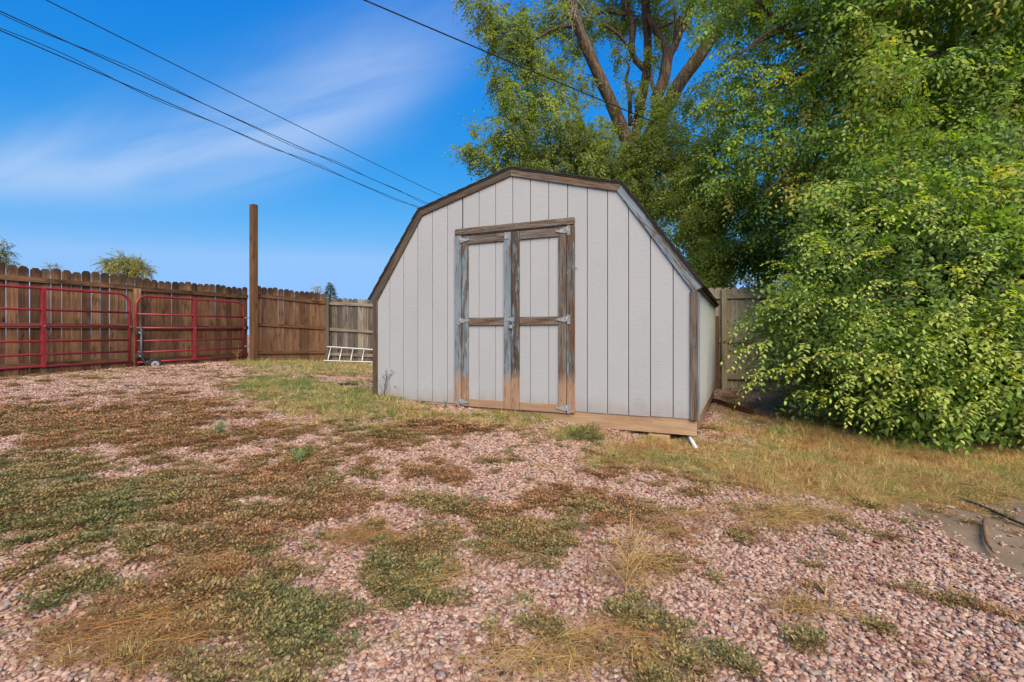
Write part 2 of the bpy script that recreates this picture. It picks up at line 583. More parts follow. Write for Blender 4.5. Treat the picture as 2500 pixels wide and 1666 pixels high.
M_MAT = mat_leaf('mat_weed_leaf', [(0.0, (0.145, 0.155, 0.055)), (0.25, (0.205, 0.175, 0.058)), (0.5, (0.29, 0.195, 0.075)),
                                   (0.8, (0.32, 0.195, 0.09)), (1.0, (0.34, 0.155, 0.07))], True, 0.2, 0.7, 1.1)
M_STRAW = mat_leaf('grass_blade', [(0.0, (0.12, 0.19, 0.04)), (0.25, (0.28, 0.30, 0.07)), (0.45, (0.52, 0.42, 0.16)),
                                   (0.75, (0.58, 0.37, 0.14)), (1.0, (0.40, 0.18, 0.065))], True, 0.25, 0.6, 0.8)


GRAVEL_STOPS = [(0.0, (0.13, 0.05, 0.040)), (0.10, (0.27, 0.122, 0.084)), (0.32, (0.43, 0.240, 0.165)), (0.58, (0.53, 0.34, 0.243)),
                (0.74, (0.47, 0.32, 0.26)), (0.82, (0.25, 0.20, 0.18)), (0.92, (0.45, 0.305, 0.18)), (1.0, (0.62, 0.475, 0.37))]


def mat_stone():
    m, T = new_mat('pink_gravel_stone')
    at_ = T.n('ShaderNodeAttribute', {'attribute_type': 'INSTANCER', 'attribute_name': 'tint'})
    c = T.ramp(at_.outputs['Fac'], GRAVEL_STOPS)
    tc = T.n('ShaderNodeTexCoord')
    nz = T.noise(tc.outputs['Object'], (1, 1, 1), 2.2, 5, 0.65, T.math('MULTIPLY', at_.outputs['Fac'], 50.0))
    c = T.mix(T.math('MULTIPLY', T.step(nz, 0.4, 0.7), 0.4), c, (0.26, 0.15, 0.115))
    finish(T, c, 0.8, nz, 0.3, 0.15, 0.25)
    return m


M_STONE = mat_stone()


def mat_ground():
    m, T = new_mat('gravel_and_soil')
    geo = T.n('ShaderNodeNewGeometry')
    pos = geo.outputs['Position']
    soil_a = T.n('ShaderNodeAttribute', {'attribute_name': 'soil'}).outputs['Fac']
    vor = T.n('ShaderNodeTexVoronoi', {'feature': 'F1'}, Vector=pos, Scale=34.0)
    cell = T.n('ShaderNodeSeparateColor', Color=vor.outputs['Color']).outputs[0]
    grav = T.ramp(cell, GRAVEL_STOPS)
    grav = T.mix(T.math('MULTIPLY', T.step(vor.outputs['Distance'], 0.35, 0.75), 0.8), grav, (0.10, 0.055, 0.045))
    n1 = T.noise(pos, (1, 1, 1), 3.0, 6, 0.6)
    n2 = T.noise(pos, (1, 1, 1), 60.0, 5, 0.7)
    soil = T.ramp(n1, [(0.3, (0.15, 0.10, 0.062)), (0.5, (0.215, 0.150, 0.094)), (0.72, (0.28, 0.205, 0.135))])
    soil = T.mix(T.math('MULTIPLY', T.step(n2, 0.5, 0.75), 0.55), soil, (0.10, 0.075, 0.055))
    f = T.step(T.math('ADD', soil_a, T.math('MULTIPLY', T.math('SUBTRACT', n1, 0.5), 0.5)), 0.35, 0.6)
    c = T.mix(f, grav, soil)
    h1 = T.math('SUBTRACT', 1.0, vor.outputs['Distance'])
    hh = T.math('ADD', T.math('MULTIPLY', T.math('SUBTRACT', 1.0, f), h1), T.math('MULTIPLY', n2, 0.4))
    finish(T, c, 0.95, hh, 0.9, 0.012, 0.1)
    return m


M_GROUND = mat_ground()


# ------------------------------------------------------------------ ground sheet and the plan of what grows on it
def project(x, y, z):
    d = np.maximum(y, 0.3)
    return 1250 + x / d * FPX, HZ - (z - ZC) / d * FPX


# patches read from the photograph: centre, half sizes (px of the 2500 px frame), kind, tone, strength
K = 1.0625
PATCH = [
    # low weed mats: tone 0 green .. 1 red-brown
    (200, 962, 300, 38, 'mat', .78, 1.0), (400, 940, 110, 28, 'mat', .95, .9), (90, 990, 160, 30, 'mat', .55, .8),
    (330, 1012, 330, 34, 'mat', .75, .75), (560, 1010, 200, 30, 'mat', .88, .7), (130, 1175, 260, 78, 'mat', .22, 1.35),
    (420, 1150, 160, 60, 'mat', .45, 1.0), (640, 1140, 210, 70, 'mat', .62, 1.05), (720, 1060, 190, 42, 'mat', .85, .85),
    (60, 1060, 130, 18, 'mat', .3, .7), (350, 1075, 120, 18, 'mat', .5, .6), (190, 1090, 150, 18, 'mat', .35, .7),
    (250, 1250, 260, 40, 'mat', .40, .95), (520, 1250, 170, 50, 'mat', .50, .95), (100, 1440, 130, 60, 'mat', .35, .8),
    (330, 1420, 240, 110, 'mat', .75, 1.1), (500, 1360, 200, 80, 'mat', .40, 1.1), (690, 1470, 150, 110, 'mat', .25, 1.3),
    (560, 1530, 200, 70, 'mat', .4, 1.0), (800, 1400, 60, 30, 'mat', .3, .7), (160, 1345, 110, 40, 'mat', .3, .9),
    (960, 1320, 130, 80, 'mat', .28, 1.15), (940, 1260, 120, 40, 'mat', .4, .9), (1220, 1270, 120, 60, 'mat', .38, 1.05),
    (1300, 1155, 140, 26, 'mat', .72, .85), (1010, 1160, 90, 26, 'mat', .5, .8), (1390, 1180, 110, 28, 'mat', .6, .8),
    (1180, 1200, 90, 30, 'mat', .55, .7), (1510, 1440, 130, 70, 'mat', .28, 1.05), (1560, 1530, 150, 60, 'mat', .35, 1.05),
    (1240, 1450, 45, 26, 'mat', .35, .7), (1330, 1500, 60, 40, 'mat', .35, .5), (1850, 1485, 60, 28, 'mat', .4, .9),
    (1960, 1438, 30, 14, 'mat', .35, .8), (1780, 1400, 50, 16, 'mat', .55, .4), (2120, 1530, 80, 26, 'mat', .55, .6),
    (1740, 1240, 110, 22, 'mat', .8, .6), (1580, 1130, 90, 20, 'mat', .85, .6), (1450, 1090, 110, 20, 'mat', .9, .5),
    (1000, 990, 130, 22, 'mat', .7, .8), (860, 1000, 120, 22, 'mat', .45, .8), (1350, 1012, 30, 14, 'mat', .05, 1.3),
    (900, 1090, 130, 24, 'mat', .85, .7), (1480, 1300, 90, 30, 'mat', .55, .6), (1230, 1330, 40, 16, 'mat', .2, .6),
    (2280, 1560, 60, 20, 'mat', .5, .5), (1640, 1500, 60, 30, 'mat', .45, .5),
    # grasses: tone 0 green .. .5 straw .. 1 orange
    (780, 925, 170, 36, 'grass', .32, 1.6), (640, 893, 100, 24, 'grass', .14, 1.5), (890, 952, 150, 28, 'grass', .40, 1.6),
    (1000, 950, 130, 16, 'grass', .5, 1.4), (1150, 966, 160, 15, 'grass', .55, 1.4), (760, 985, 160, 16, 'grass', .42, .6),
    (520, 828, 60, 10, 'grass', .55, .7), (660, 838, 120, 10, 'grass', .25, 1.3), (770, 848, 100, 12, 'grass', .42, 1.4),
    (250, 872, 120, 6, 'grass', .4, .5), (1335, 1010, 60, 20, 'grass', .3, 1.2), (1270, 1000, 40, 16, 'grass', .3, .9),
    (1450, 1055, 120, 17, 'grass', .22, 1.4), (1570, 1075, 110, 18, 'grass', .30, 1.4), (1490, 1030, 120, 16, 'grass', .75, 1.2),
    (1600, 1045, 90, 22, 'grass', .75, .9), (1670, 990, 45, 50, 'grass', .55, .9), (1690, 930, 30, 20, 'grass', .7, .7),
    (1650, 1060, 50, 24, 'grass', .35, .8), (1620, 1110, 40, 16, 'grass', .1, .9), (1420, 1000, 60, 16, 'grass', .85, .7),
    (1860, 1170, 90, 34, 'grass', .72, .8), (1700, 1190, 80, 24, 'grass', .85, .6), (860, 1240, 80, 30, 'grass', .98, 1.1),
    (300, 1490, 200, 60, 'grass', .95, .9), (120, 1500, 120, 60, 'grass', .9, .6), (1250, 1330, 130, 40, 'grass', .9, .35),
    (1330, 1520, 180, 50, 'grass', .78, .6), (1180, 1545, 160, 30, 'grass', .8, .5), (930, 1465, 26, 16, 'grass', .45, 1.2),
    (1180, 1400, 24, 16, 'grass', .25, 1.0), (1120, 1435, 20, 14, 'grass', .15, .9), (990, 1340, 60, 20, 'grass', .9, .4),
    (1460, 1330, 60, 30, 'grass', .8, .3), (420, 945, 80, 24, 'grass', .95, .6), (460, 1310, 60, 16, 'grass', .9, .5),
    (250, 1290, 40, 16, 'grass', .9, .6), (510, 992, 26, 12, 'grass', .1, 1.0), (690, 1050, 26, 16, 'grass', .08, 1.2),
    (390, 985, 26, 12, 'grass', .4, 1.0), (1640, 1190, 60, 24, 'grass', .85, .5), (1800, 1220, 70, 20, 'grass', .7, .6),
    (2060, 1065, 460, 92, 'grass', .60, 1.7), (1840, 1010, 150, 45, 'grass', .64, 1.5), (2260, 1110, 230, 50, 'grass', .56, 1.5),
    (1760, 1080, 60, 34, 'grass', .72, .9), (1990, 1000, 250, 24, 'grass', .80, .7), (1640, 1240, 60, 24, 'grass', .8, .4),
    (1860, 1420, 30, 14, 'grass', .75, .4), (1300, 1090, 60, 16, 'grass', .5, .4), (1235, 1020, 60, 12, 'grass', .35, .5),
]


def cover(x, y, kind):
    """how densely a kind grows at (x,y) and its tone"""
    z = gz(x, y)
    u, v = project(x, y, z)
    n = fbm(x * 2.6, y * 2.6, 11, 4)
    n2 = fbm(x * 9.0, y * 9.0, 23, 3)
    uu = u + (fbm(x * 3.1, y * 3.1, 31, 3) - .5) * 130
    vv = v + (fbm(x * 3.1, y * 3.1, 41, 3) - .5) * 50
    dens = np.zeros_like(x)
    tone = np.full_like(x, 0.5)
    wsum = np.full_like(x, 1e-4)
    for cx, cyy, rx, ry, k, t, s in PATCH:
        if k != kind:
            continue
        r = np.sqrt(((uu - cx * K) / (rx * K)) ** 2 + ((vv - cyy * K) / (ry * K)) ** 2)
        w = np.clip(1.45 - r, 0, 1) * s
        dens = np.maximum(dens, w)
        ww = w ** 2
        tone = tone + ww * t
        wsum = wsum + ww
    tone = (tone - 0.5 + 0.5 * 1e-4) / wsum
    if kind == 'mat':
        dens = dens * 1.12 + (n - 0.5) * 1.5 + (n2 - .5) * 2.3 + (fbm(x * 26, y * 26, 61, 2) - .5) * 0.9 - 0.14
    else:
        dens = dens * 1.15 + (n - 0.5) * 1.2 + (n2 - .5) * 1.2 - 0.10
    out = (v < HZ + 20) | (np.abs(u - 1250) > 1500) | (y < 1.3)
    if kind == 'mat':
        dens = np.where(out, (n - 0.42) * 2.2 + (n2 - .5) * .6, dens)
        tone = np.where(out, 0.5, tone)
    else:
        dens = np.where(out, np.where(x > 3, 0.7, -1.0), dens)
        tone = np.where(out, 0.62, tone)
    return dens, np.clip(tone, 0, 1), n


def soil_mask(x, y):
    """bare soil: the dirt patch and dry lawn beyond the gravel"""
    z = gz(x, y)
    u, v = project(x, y, z)
    u = u + (fbm(x * 2, y * 2, 5, 4) - .5) * 120
    v = v + (fbm(x * 2, y * 2, 7, 4) - .5) * 50
    edge = np.interp(u, [1690 * K, 1745 * K, 1800 * K, 1980 * K, 2150 * K, 2280 * K, 2353 * K, 2700 * K],
                     [1000 * K, 1075 * K, 1100 * K, 1150 * K, 1215 * K, 1300 * K, 1340 * K, 1480 * K])
    s = np.clip((edge - v) / 30 + 0.4, 0, 1) * (u > 1715 * K)
    s = np.where((y < 1.2) | (x > 7), np.clip((x - 2.6) / .6, 0, 1), s)
    return s


def grid_lines(a, b, step, far):
    core = np.arange(a, b + 1e-6, step)
    lo = a - np.array(far)[::-1]
    hi = b + np.array(far)
    return np.r_[lo, core, hi]


gx = grid_lines(-11, 8, 0.08, [1, 3, 8, 20, 60, 200, 600])
gy = grid_lines(0.6, 15, 0.08, [1, 3, 8, 20, 60, 200, 900])
GX, GY = np.meshgrid(gx, gy)
GZ = gz(GX, GY)
me = bpy.data.meshes.new('ground')
nx, ny = len(gx), len(gy)
idx = np.arange(nx * ny).reshape(ny, nx)
quads = np.stack([idx[:-1, :-1], idx[:-1, 1:], idx[1:, 1:], idx[1:, :-1]], -1).reshape(-1, 4)
me.from_pydata(np.stack([GX, GY, GZ], -1).reshape(-1, 3).tolist(), [], quads.tolist())
at_ = me.attributes.new('soil', 'FLOAT', 'POINT')
mk = soil_mask(GX.ravel(), GY.ravel())
dm, _, _ = cover(GX.ravel(), GY.ravel(), 'mat')
at_.data.foreach_set('value', np.maximum(mk, np.clip(dm, 0, 1) * 0.62).astype(np.float32))
me.materials.append(M_GROUND)
me.shade_smooth()
ground = obj('ground', me)
tag(ground, 'pink gravel yard floor with bare soil showing through', kind='structure')


# ------------------------------------------------------------------ scattering (geometry nodes) for what nobody can count
def qaxis(ax, ang):
    ax = np.asarray(ax, float)
    ax = ax / np.linalg.norm(ax, axis=-1, keepdims=True)
    h = np.asarray(ang)[..., None] / 2
    return np.concatenate([np.cos(h), np.broadcast_to(np.sin(h) * ax, np.broadcast_shapes(h.shape[:-1] + (3,), ax.shape))], -1)


def qmul(a, b):
    w1, x1, y1, z1 = np.moveaxis(a, -1, 0)
    w2, x2, y2, z2 = np.moveaxis(b, -1, 0)
    return np.stack([w1 * w2 - x1 * x2 - y1 * y2 - z1 * z2, w1 * x2 + x1 * w2 + y1 * z2 - z1 * y2,
                     w1 * y2 - x1 * z2 + y1 * w2 + z1 * x2, w1 * z2 + x1 * y2 - y1 * x2 + z1 * w2], -1)


def qframe(xd, up):
    """rotation taking +x to xd and +z near up"""
    xd = xd / np.linalg.norm(xd, axis=-1, keepdims=True)
    y = np.cross(up, xd)
    y = y / np.maximum(np.linalg.norm(y, axis=-1, keepdims=True), 1e-6)
    z = np.cross(xd, y)
    out = np.empty((len(xd), 4))
    for i in range(len(xd)):
        out[i] = Matrix((xd[i], y[i], z[i])).transposed().to_quaternion()
    return out


def variants(name, meshes):
    c = bpy.data.collections.new(name)
    for i, m in enumerate(meshes):
        c.objects.link(bpy.data.objects.new('%s_%02d' % (name, i), m))
    g = bpy.data.node_groups.new(name, 'GeometryNodeTree')
    g.interface.new_socket('Geometry', in_out='INPUT', socket_type='NodeSocketGeometry')
    g.interface.new_socket('Geometry', in_out='OUTPUT', socket_type='NodeSocketGeometry')
    N, Lk = g.nodes, g.links
    gi, go = N.new('NodeGroupInput'), N.new('NodeGroupOutput')
    ci = N.new('GeometryNodeCollectionInfo')
    ci.inputs['Collection'].default_value = c
    ci.inputs['Separate Children'].default_value = True
    ci.inputs['Reset Children'].default_value = True
    ip = N.new('GeometryNodeInstanceOnPoints')
    ip.inputs['Pick Instance'].default_value = True

    def named(nm, dt):
        q = N.new('GeometryNodeInputNamedAttribute')
        q.data_type = dt
        q.inputs['Name'].default_value = nm
        return q.outputs[0]
    Lk.new(gi.outputs[0], ip.inputs['Points'])
    Lk.new(ci.outputs[0], ip.inputs['Instance'])
    Lk.new(named('vidx', 'INT'), ip.inputs['Instance Index'])
    Lk.new(named('vrot', 'QUATERNION'), ip.inputs['Rotation'])
    Lk.new(named('vscl', 'FLOAT_VECTOR'), ip.inputs['Scale'])
    Lk.new(ip.outputs[0], go.inputs[0])
    return g, len(meshes)


def scatter(name, P, Q, S, tint, var, parent=None, vidx=None):
    g, nv = var
    n = len(P)
    me = bpy.data.meshes.new(name)
    me.vertices.add(n)
    me.vertices.foreach_set('co', np.asarray(P, np.float32).ravel())
    a = me.attributes.new('vrot', 'QUATERNION', 'POINT')
    a.data.foreach_set('value', np.asarray(Q, np.float32).ravel())
    a = me.attributes.new('vscl', 'FLOAT_VECTOR', 'POINT')
    S = np.asarray(S, np.float32)
    if S.ndim == 1:
        S = np.repeat(S[:, None], 3, 1)
    a.data.foreach_set('vector', np.ascontiguousarray(S).ravel())
    a = me.attributes.new('vidx', 'INT', 'POINT')
    a.data.foreach_set('value', (RNG.integers(0, nv, n) if vidx is None else vidx).astype(np.int32))
    a = me.attributes.new('tint', 'FLOAT', 'POINT')
    a.data.foreach_set('value', np.clip(tint, 0, 1).astype(np.float32))
    me.update()
    o = obj(name, me, parent)
    md = o.modifiers.new('scatter', 'NODES')
    md.node_group = g
    return o


def rand_pts(n, y0, y1, half=1.22, xmin=-11, xmax=9):
    """points on the yard, evenly spread, in the strip of ground between y0 and y1 metres out"""
    y = np.sqrt(RNG.uniform(y0 ** 2, y1 ** 2, n))
    x = RNG.uniform(-1, 1, n) * (y * half + 0.6)
    k = (x > xmin) & (x < xmax)
    return x[k], y[k]


def behind_fence(x, y):
    """beyond the side fence or under the shed: nothing is strewn there"""
    lx = np.interp(y, [0, 8.05, 12.3, 13.6, 40], [-11.4, -8.35, -6.74, -5.2, -5.2])
    s, c_ = math.sin(math.radians(-25.176)), math.cos(math.radians(-25.176))
    dx, dy = x + 1.687, y - 6.015
    a, b = dx * c_ + dy * s, -dx * s + dy * c_
    shed = (a > 0.03) & (a < 3.70) & (b > 0.05) & (b < 3.2)
    return (x < lx - 0.02) | (y > 14.2) | shed | ((x > 2) & (y > 9.3))


def stone_mesh(seed):
    r = random.Random(seed)
    bm = bmesh.new()
    bmesh.ops.create_icosphere(bm, subdivisions=2, radius=0.5)
    cuts = [(Vector((r.gauss(0, 1), r.gauss(0, 1), r.gauss(0, 1))).normalized(), r.uniform(0.25, 0.42)) for _ in range(9)]
    for v in bm.verts:
        for n, d in cuts:                      # broken faces
            k = v.co.dot(n) - d
            if k > 0:
                v.co -= n * k * 0.97
        v.co.x *= 1.15
        v.co.z *= 0.62
    me = mesh_from(bm, M_STONE)
    me.shade_smooth()
    return me


V_STONE = variants('stone_kinds', [stone_mesh(i) for i in range(12)])


def stones(name, n, y0, y1, lo, hi, seed):
    x, y = rand_pts(n, y0, y1)
    s = soil_mask(x, y)
    dm, _, _ = cover(x, y, 'mat')
    keep = ~behind_fence(x, y)
    keep &= RNG.random(len(x)) > np.clip(s * 1.03, 0, .965)
    keep &= RNG.random(len(x)) > np.clip(dm, 0, 1) * 0.22
    x, y = x[keep], y[keep]
    m = len(x)
    sz = RNG.uniform(lo, hi, m) * np.where(RNG.random(m) < 0.06, 1.35, 1.0)
    z = gz(x, y) + sz * RNG.uniform(-0.05, 0.34, m)
    q = qmul(qaxis((0, 0, 1), RNG.uniform(0, 6.28, m)), qaxis(np.c_[RNG.normal(size=(m, 2)), np.zeros(m)], RNG.normal(0, 0.35, m)))
    S = sz[:, None] * np.c_[RNG.uniform(.85, 1.25, m), RNG.uniform(.75, 1.0, m), RNG.uniform(.7, 1.1, m)]
    t = RNG.random(m)
    return np.c_[x, y, z], q, S, t


parts = [stones('a', 160000, 1.2, 4.6, .010, .028, 1), stones('b', 140000, 4.6, 9.0, .016, .032, 2), stones('c', 55000, 9.0, 14.4, .030, .050, 3)]
g_o = scatter('gravel', *[np.concatenate([p[i] for p in parts]) for i in range(4)], V_STONE)
tag(g_o, 'loose pink and mauve crushed gravel strewn over the yard', 'gravel', kind='stuff')


# leaf-like faces collected into one mesh with a per-leaf random value
class LeafMesh:
    def __init__(self):
        self.v, self.f, self.r, self.m = [], [], [], []

    def leaf(self, base, d, up, L, Wd, r, cup=0.12, droop=0.15, fold=0.18):
        d = d.normalized()
        side = d.cross(up).normalized()
        nrm = side.cross(d).normalized()
        n0 = len(self.v)
        mid = [base, base + d * L * .35 + nrm * cup * L * .3, base + d * L * .7 - nrm * droop * L * .1, base + d * L - nrm * droop * L]
        w = [0, Wd * .5, Wd * .40]
        self.v.append(mid[0])
        for k in (1, 2):
            self.v.append(mid[k] + side * w[k] + nrm * fold * w[k])
            self.v.append(mid[k])
            self.v.append(mid[k] - side * w[k] + nrm * fold * w[k])
        self.v.append(mid[3])
        a = n0
        fs = [(a, a + 2, a + 1), (a, a + 3, a + 2), (a + 1, a + 2, a + 5, a + 4), (a + 2, a + 3, a + 6, a + 5), (a + 4, a + 5, a + 7), (a + 5, a + 6, a + 7)]
        self.f += fs
        self.r += [r] * len(fs)
        self.m += [0] * len(fs)

    def blade(self, pts, w, r, side, mat=0):
        n0 = len(self.v)
        k = len(pts)
        for i, p in enumerate(pts):
            ww = w * (1 - (i / (k - 1)) ** 1.5 * 0.9) * 0.5
            self.v += [p + side * ww, p - side * ww]
        for i in range(k - 1):
            a = n0 + 2 * i
            self.f.append((a, a + 1, a + 3, a + 2))
            self.r.append(r)
            self.m.append(mat)

    def quad(self, c, d, side, L, Wd, r):
        n0 = len(self.v)
        self.v += [c, c + d * L * .5 + side * Wd * .5, c + d * L, c + d * L * .5 - side * Wd * .5]
        self.f.append((n0, n0 + 1, n0 + 2, n0 + 3))
        self.r.append(r)
        self.m.append(0)

    def build(self, name, mats):
        me = bpy.data.meshes.new(name)
        me.from_pydata([tuple(v) for v in self.v], [], self.f)
        at_ = me.attributes.new('lrand', 'FLOAT', 'FACE')
        at_.data.foreach_set('value', np.array(self.r, np.float32))
        for m in mats:
            me.materials.append(m)
        if len(mats) > 1:
            me.polygons.foreach_set('material_index', np.array(self.m, np.int32))
        me.shade_smooth()
        return me


def spray_mesh(seed, mat, L=0.42, n=15, leaf=0.055, droop=0.35, ratio=0.5, side_twigs=2):
    """leafy twig along +x: alternate leaves left and right in a flat spray, tip drooping"""
    r = random.Random(seed)
    lm = LeafMesh()

    def twig(o, ang, length, cnt, dz):
        pts = []
        for i in range(7):
            t = i / 6
            p = Vector((math.cos(ang) * length * t, math.sin(ang) * length * t, 0.10 * length * math.sin(t * 2.4) - dz * length * t * t))
            pts.append(o + p)
        lm.blade(pts, 0.006, 0.5, Vector((-math.sin(ang), math.cos(ang), 0)), 1)
        lm.blade(pts, 0.006, 0.5, Vector((0, 0, 1)), 1)
        for i in range(cnt):
            t = (i + 0.7) / cnt
            j = min(int(t * 6), 5)
            p = pts[j].lerp(pts[j + 1], t * 6 - j)
            ax = (pts[j + 1] - pts[j]).normalized()
            s = 1 if i % 2 else -1
            a = r.uniform(0.7, 1.15) * (1 - 0.55 * (t > .93))
            sd = Vector((0, 0, 1)).cross(ax).normalized()
            d = ax * math.cos(a) + sd * s * math.sin(a) + Vector((0, 0, r.uniform(-.45, .15)))
            up = Vector((r.uniform(-.35, .35), r.uniform(-.35, .35), 1))
            l = leaf * r.uniform(.7, 1.2) * (1 - 0.35 * t * t)
            lm.leaf(p, d, up, l, l * ratio * r.uniform(.85, 1.15), r.random())
        return pts
    main = twig(Vector((0, 0, 0)), 0.0, L, n, droop)
    for k in range(side_twigs):
        i = r.randint(1, 3)
        twig(main[i], (1 if k % 2 else -1) * r.uniform(.5, .9), L * r.uniform(.4, .6), int(n * .5), droop * 1.2)
    return lm.build('leaf_spray', [mat, M_TWIG])


def weed_mesh(seed):
    """prostrate mat weed: stems run out flat from a crown with tiny leaves"""
    r = random.Random(seed)
    lm = LeafMesh()
    for s in range(9):
        a = s * 0.7 + r.uniform(-.3, .3)
        L = r.uniform(.030, .062)
        d = Vector((math.cos(a), math.sin(a), r.uniform(.0, .28))).normalized()
        sd = Vector((-math.sin(a), math.cos(a), 0))
        pts = [d * L * t + Vector((0, 0, .006 * math.sin(3 * t))) for t in (0, .33, .66, 1)]
        lm.blade(pts, 0.0018, 0.9, sd)
        for i in range(6):
            t = (i + 1) / 6
            c = d * L * t + Vector((0, 0, .006 * math.sin(3 * t)))
            e = (d * .6 + sd * (1 if i % 2 else -1) * r.uniform(.5, 1) + Vector((0, 0, r.uniform(.1, .9)))).normalized()
            lm.quad(c, e, e.cross(Vector((r.uniform(-.5, .5), r.uniform(-.5, .5), 1))).normalized(), r.uniform(.009, .017), r.uniform(.006, .0095), r.random())
    return lm.build('weed', [M_MAT])


def tuft_mesh(seed, n=16, h=0.09, lean=0.6, w=0.003, curl=0.5):
    r = random.Random(seed)
    lm = LeafMesh()
    for i in range(n):
        a = r.uniform(0, 6.283)
        L = h * r.uniform(.45, 1.15)
        ln = r.uniform(0.1, lean)
        hd = Vector((math.cos(a), math.sin(a), 0))
        b = hd * r.uniform(0, .018)
        bend = r.uniform(0, curl)
        tw = Vector((-hd.y, hd.x, 0)) * r.uniform(-.3, .3)
        pts = []
        for t in (0, .25, .5, .75, 1):
            th = ln + bend * t * 1.6
            pts.append(b + (hd * math.sin(th) + Vector((0, 0, math.cos(th))) + tw * t) * L * t)
        lm.blade(pts, w, r.random(), Vector((-hd.y, hd.x, r.uniform(-.6, .6))).normalized())
    return lm.build('tuft', [M_STRAW])


def sprawl_mesh(seed, n=9):
    """dry wiry stems lying about on the ground"""
    r = random.Random(seed)
    lm = LeafMesh()
    for i in range(n):
        a = r.uniform(0, 6.283)
        p = Vector((r.uniform(-.03, .03), r.uniform(-.03, .03), 0.004))
        pts = [p.copy()]
        L = r.uniform(.09, .22)
        el_ = r.uniform(.05, .55)
        for k in range(6):
            a += r.uniform(-.45, .45)
            el_ -= 0.16
            p = p + Vector((math.cos(a) * math.cos(el_), math.sin(a) * math.cos(el_), math.sin(el_))) * L / 6
            p.z = max(p.z, 0.004)
            pts.append(p.copy())
        lm.blade(pts, .0021, r.random(), Vector((-math.sin(a), math.cos(a), 0)))
        lm.blade(pts, .0017, r.random(), Vector((0, 0, 1)))
    return lm.build('sprawl', [M_STRAW])


V_WEED = variants('weed_kinds', [weed_mesh(i) for i in range(8)])
V_TUFT = variants('tuft_kinds', [tuft_mesh(i, 16, .075, .8, .0028, .6) for i in range(6)] + [tuft_mesh(20 + i, 12, .12, .9, .003, .9) for i in range(3)])
V_SPRAWL = variants('sprawl_kinds', [sprawl_mesh(i) for i in range(8)])


def grow(kind, n, y0, y1, smin, smax, thr=0.20, off=0.0, gain=1.5):
    x, y = rand_pts(n, y0, y1)
    d, t, nz = cover(x, y, kind)
    keep = (RNG.random(len(x)) < np.clip((d - thr) * gain, 0, 1)) & ~behind_fence(x, y)
    x, y, t, nz, d = x[keep], y[keep], t[keep], nz[keep], d[keep]
    m = len(x)
    q = qmul(qaxis((0, 0, 1), RNG.uniform(0, 6.28, m)), qaxis(np.c_[RNG.normal(size=(m, 2)), np.zeros(m)], RNG.normal(0, .12, m)))
    S = RNG.uniform(smin, smax, m) * np.clip(.65 + d * .5, .6, 1.25)
    tt = t + (.09 if kind == 'mat' else 0) + (nz - .5) * .9 + (fbm(x * 7, y * 7, 77, 3) - .5) * 1.0 + RNG.normal(0, .20, m)
    return np.c_[x, y, gz(x, y) + off], q, S, tt


def join(*a):
    return [np.concatenate([p[i] for p in a]) for i in range(4)]


o = scatter('ground_cover', *join(grow('mat', 40000, 1.2, 4.6, .7, 1.25, off=.007, gain=1.2), grow('mat', 44000, 4.6, 9.5, 1.0, 1.7, off=.008, gain=1.2), grow('mat', 9000, 9.5, 14.2, 1.5, 2.4)), V_WEED)
tag(o, 'low creeping mat weeds, green to russet, growing through gravel', 'weeds', kind='stuff')
o = scatter('grass', *join(grow('grass', 42000, 1.2, 4.6, .35, .9, .25, 0, 1.2), grow('grass', 55000, 4.6, 9.5, .5, 1.1, .22, 0, 1.2), grow('grass', 24000, 9.5, 14.2, .8, 1.5, .2, 0, 1.5)), V_TUFT)
tag(o, 'short tufted grass, straw yellow to green, around the shed', 'grass', kind='stuff')
p1 = grow('grass', 22000, 1.2, 4.6, .5, 1.0, .25)
p2 = grow('mat', 4200, 1.2, 5.0, .5, 1.0, .30)
p2 = (p2[0], p2[1], p2[2], np.clip(RNG.normal(.80, .12, len(p2[0])), .4, 1))
p3 = grow('grass', 14000, 4.6, 9.0, .6, 1.0, .30)
for p in (p1, p3):
    p[3][:] = np.maximum(p[3], .55)
wires = []
for px, py, rx, ry, n_, tone, sc_ in ((300, 1460, 170, 80, 80, .98, 1.0), (400, 1440, 70, 50, 22, .8, 1.0), (150, 1480, 130, 60, 24, .9, 1.0), (1330, 1500, 170, 50, 28, .75, 1.1),
                                      (1180, 1530, 150, 30, 18, .7, 1.2), (1430, 1470, 60, 40, 18, .85, 1.1), (860, 1240, 80, 26, 50, .98, .9), (1250, 1240, 130, 40, 26, .85, 1.0),
                                      (470, 1300, 60, 14, 20, .9, 1.3), (990, 1330, 90, 30, 26, .75, 1.3), (1800, 1190, 120, 30, 60, .7, 1.1), (1840, 1410, 60, 20, 14, .75, 1.2),
                                      (1500, 1050, 120, 20, 50, .8, 1.0), (560, 830, 50, 10, 30, .6, 1.4), (2100, 1100, 260, 50, 400, .6, 1.0), (1560, 1200, 120, 40, 40, .85, 1.0), (1480, 1300, 80, 50, 40, .7, 1.2)):
    for _ in range(n_):
        g_ = ground_at((px + RNG.normal() * rx * .55) * K, min((py + RNG.normal() * ry * .55), 1640) * K)
        wires.append((g_.x, g_.y, g_.z + .015, tone + RNG.normal() * .08, sc_ * RNG.uniform(.6, 1.2)))
wires = np.array(wires)
p4 = (wires[:, :3], qaxis((0, 0, 1), RNG.uniform(0, 6.28, len(wires))), wires[:, 4], wires[:, 3])
o = scatter('dry_grass', *join(p1, p2, p3, p4), V_SPRAWL)
tag(o, 'wiry dead grass stems lying over gravel and weeds', 'dry grass', kind='stuff')

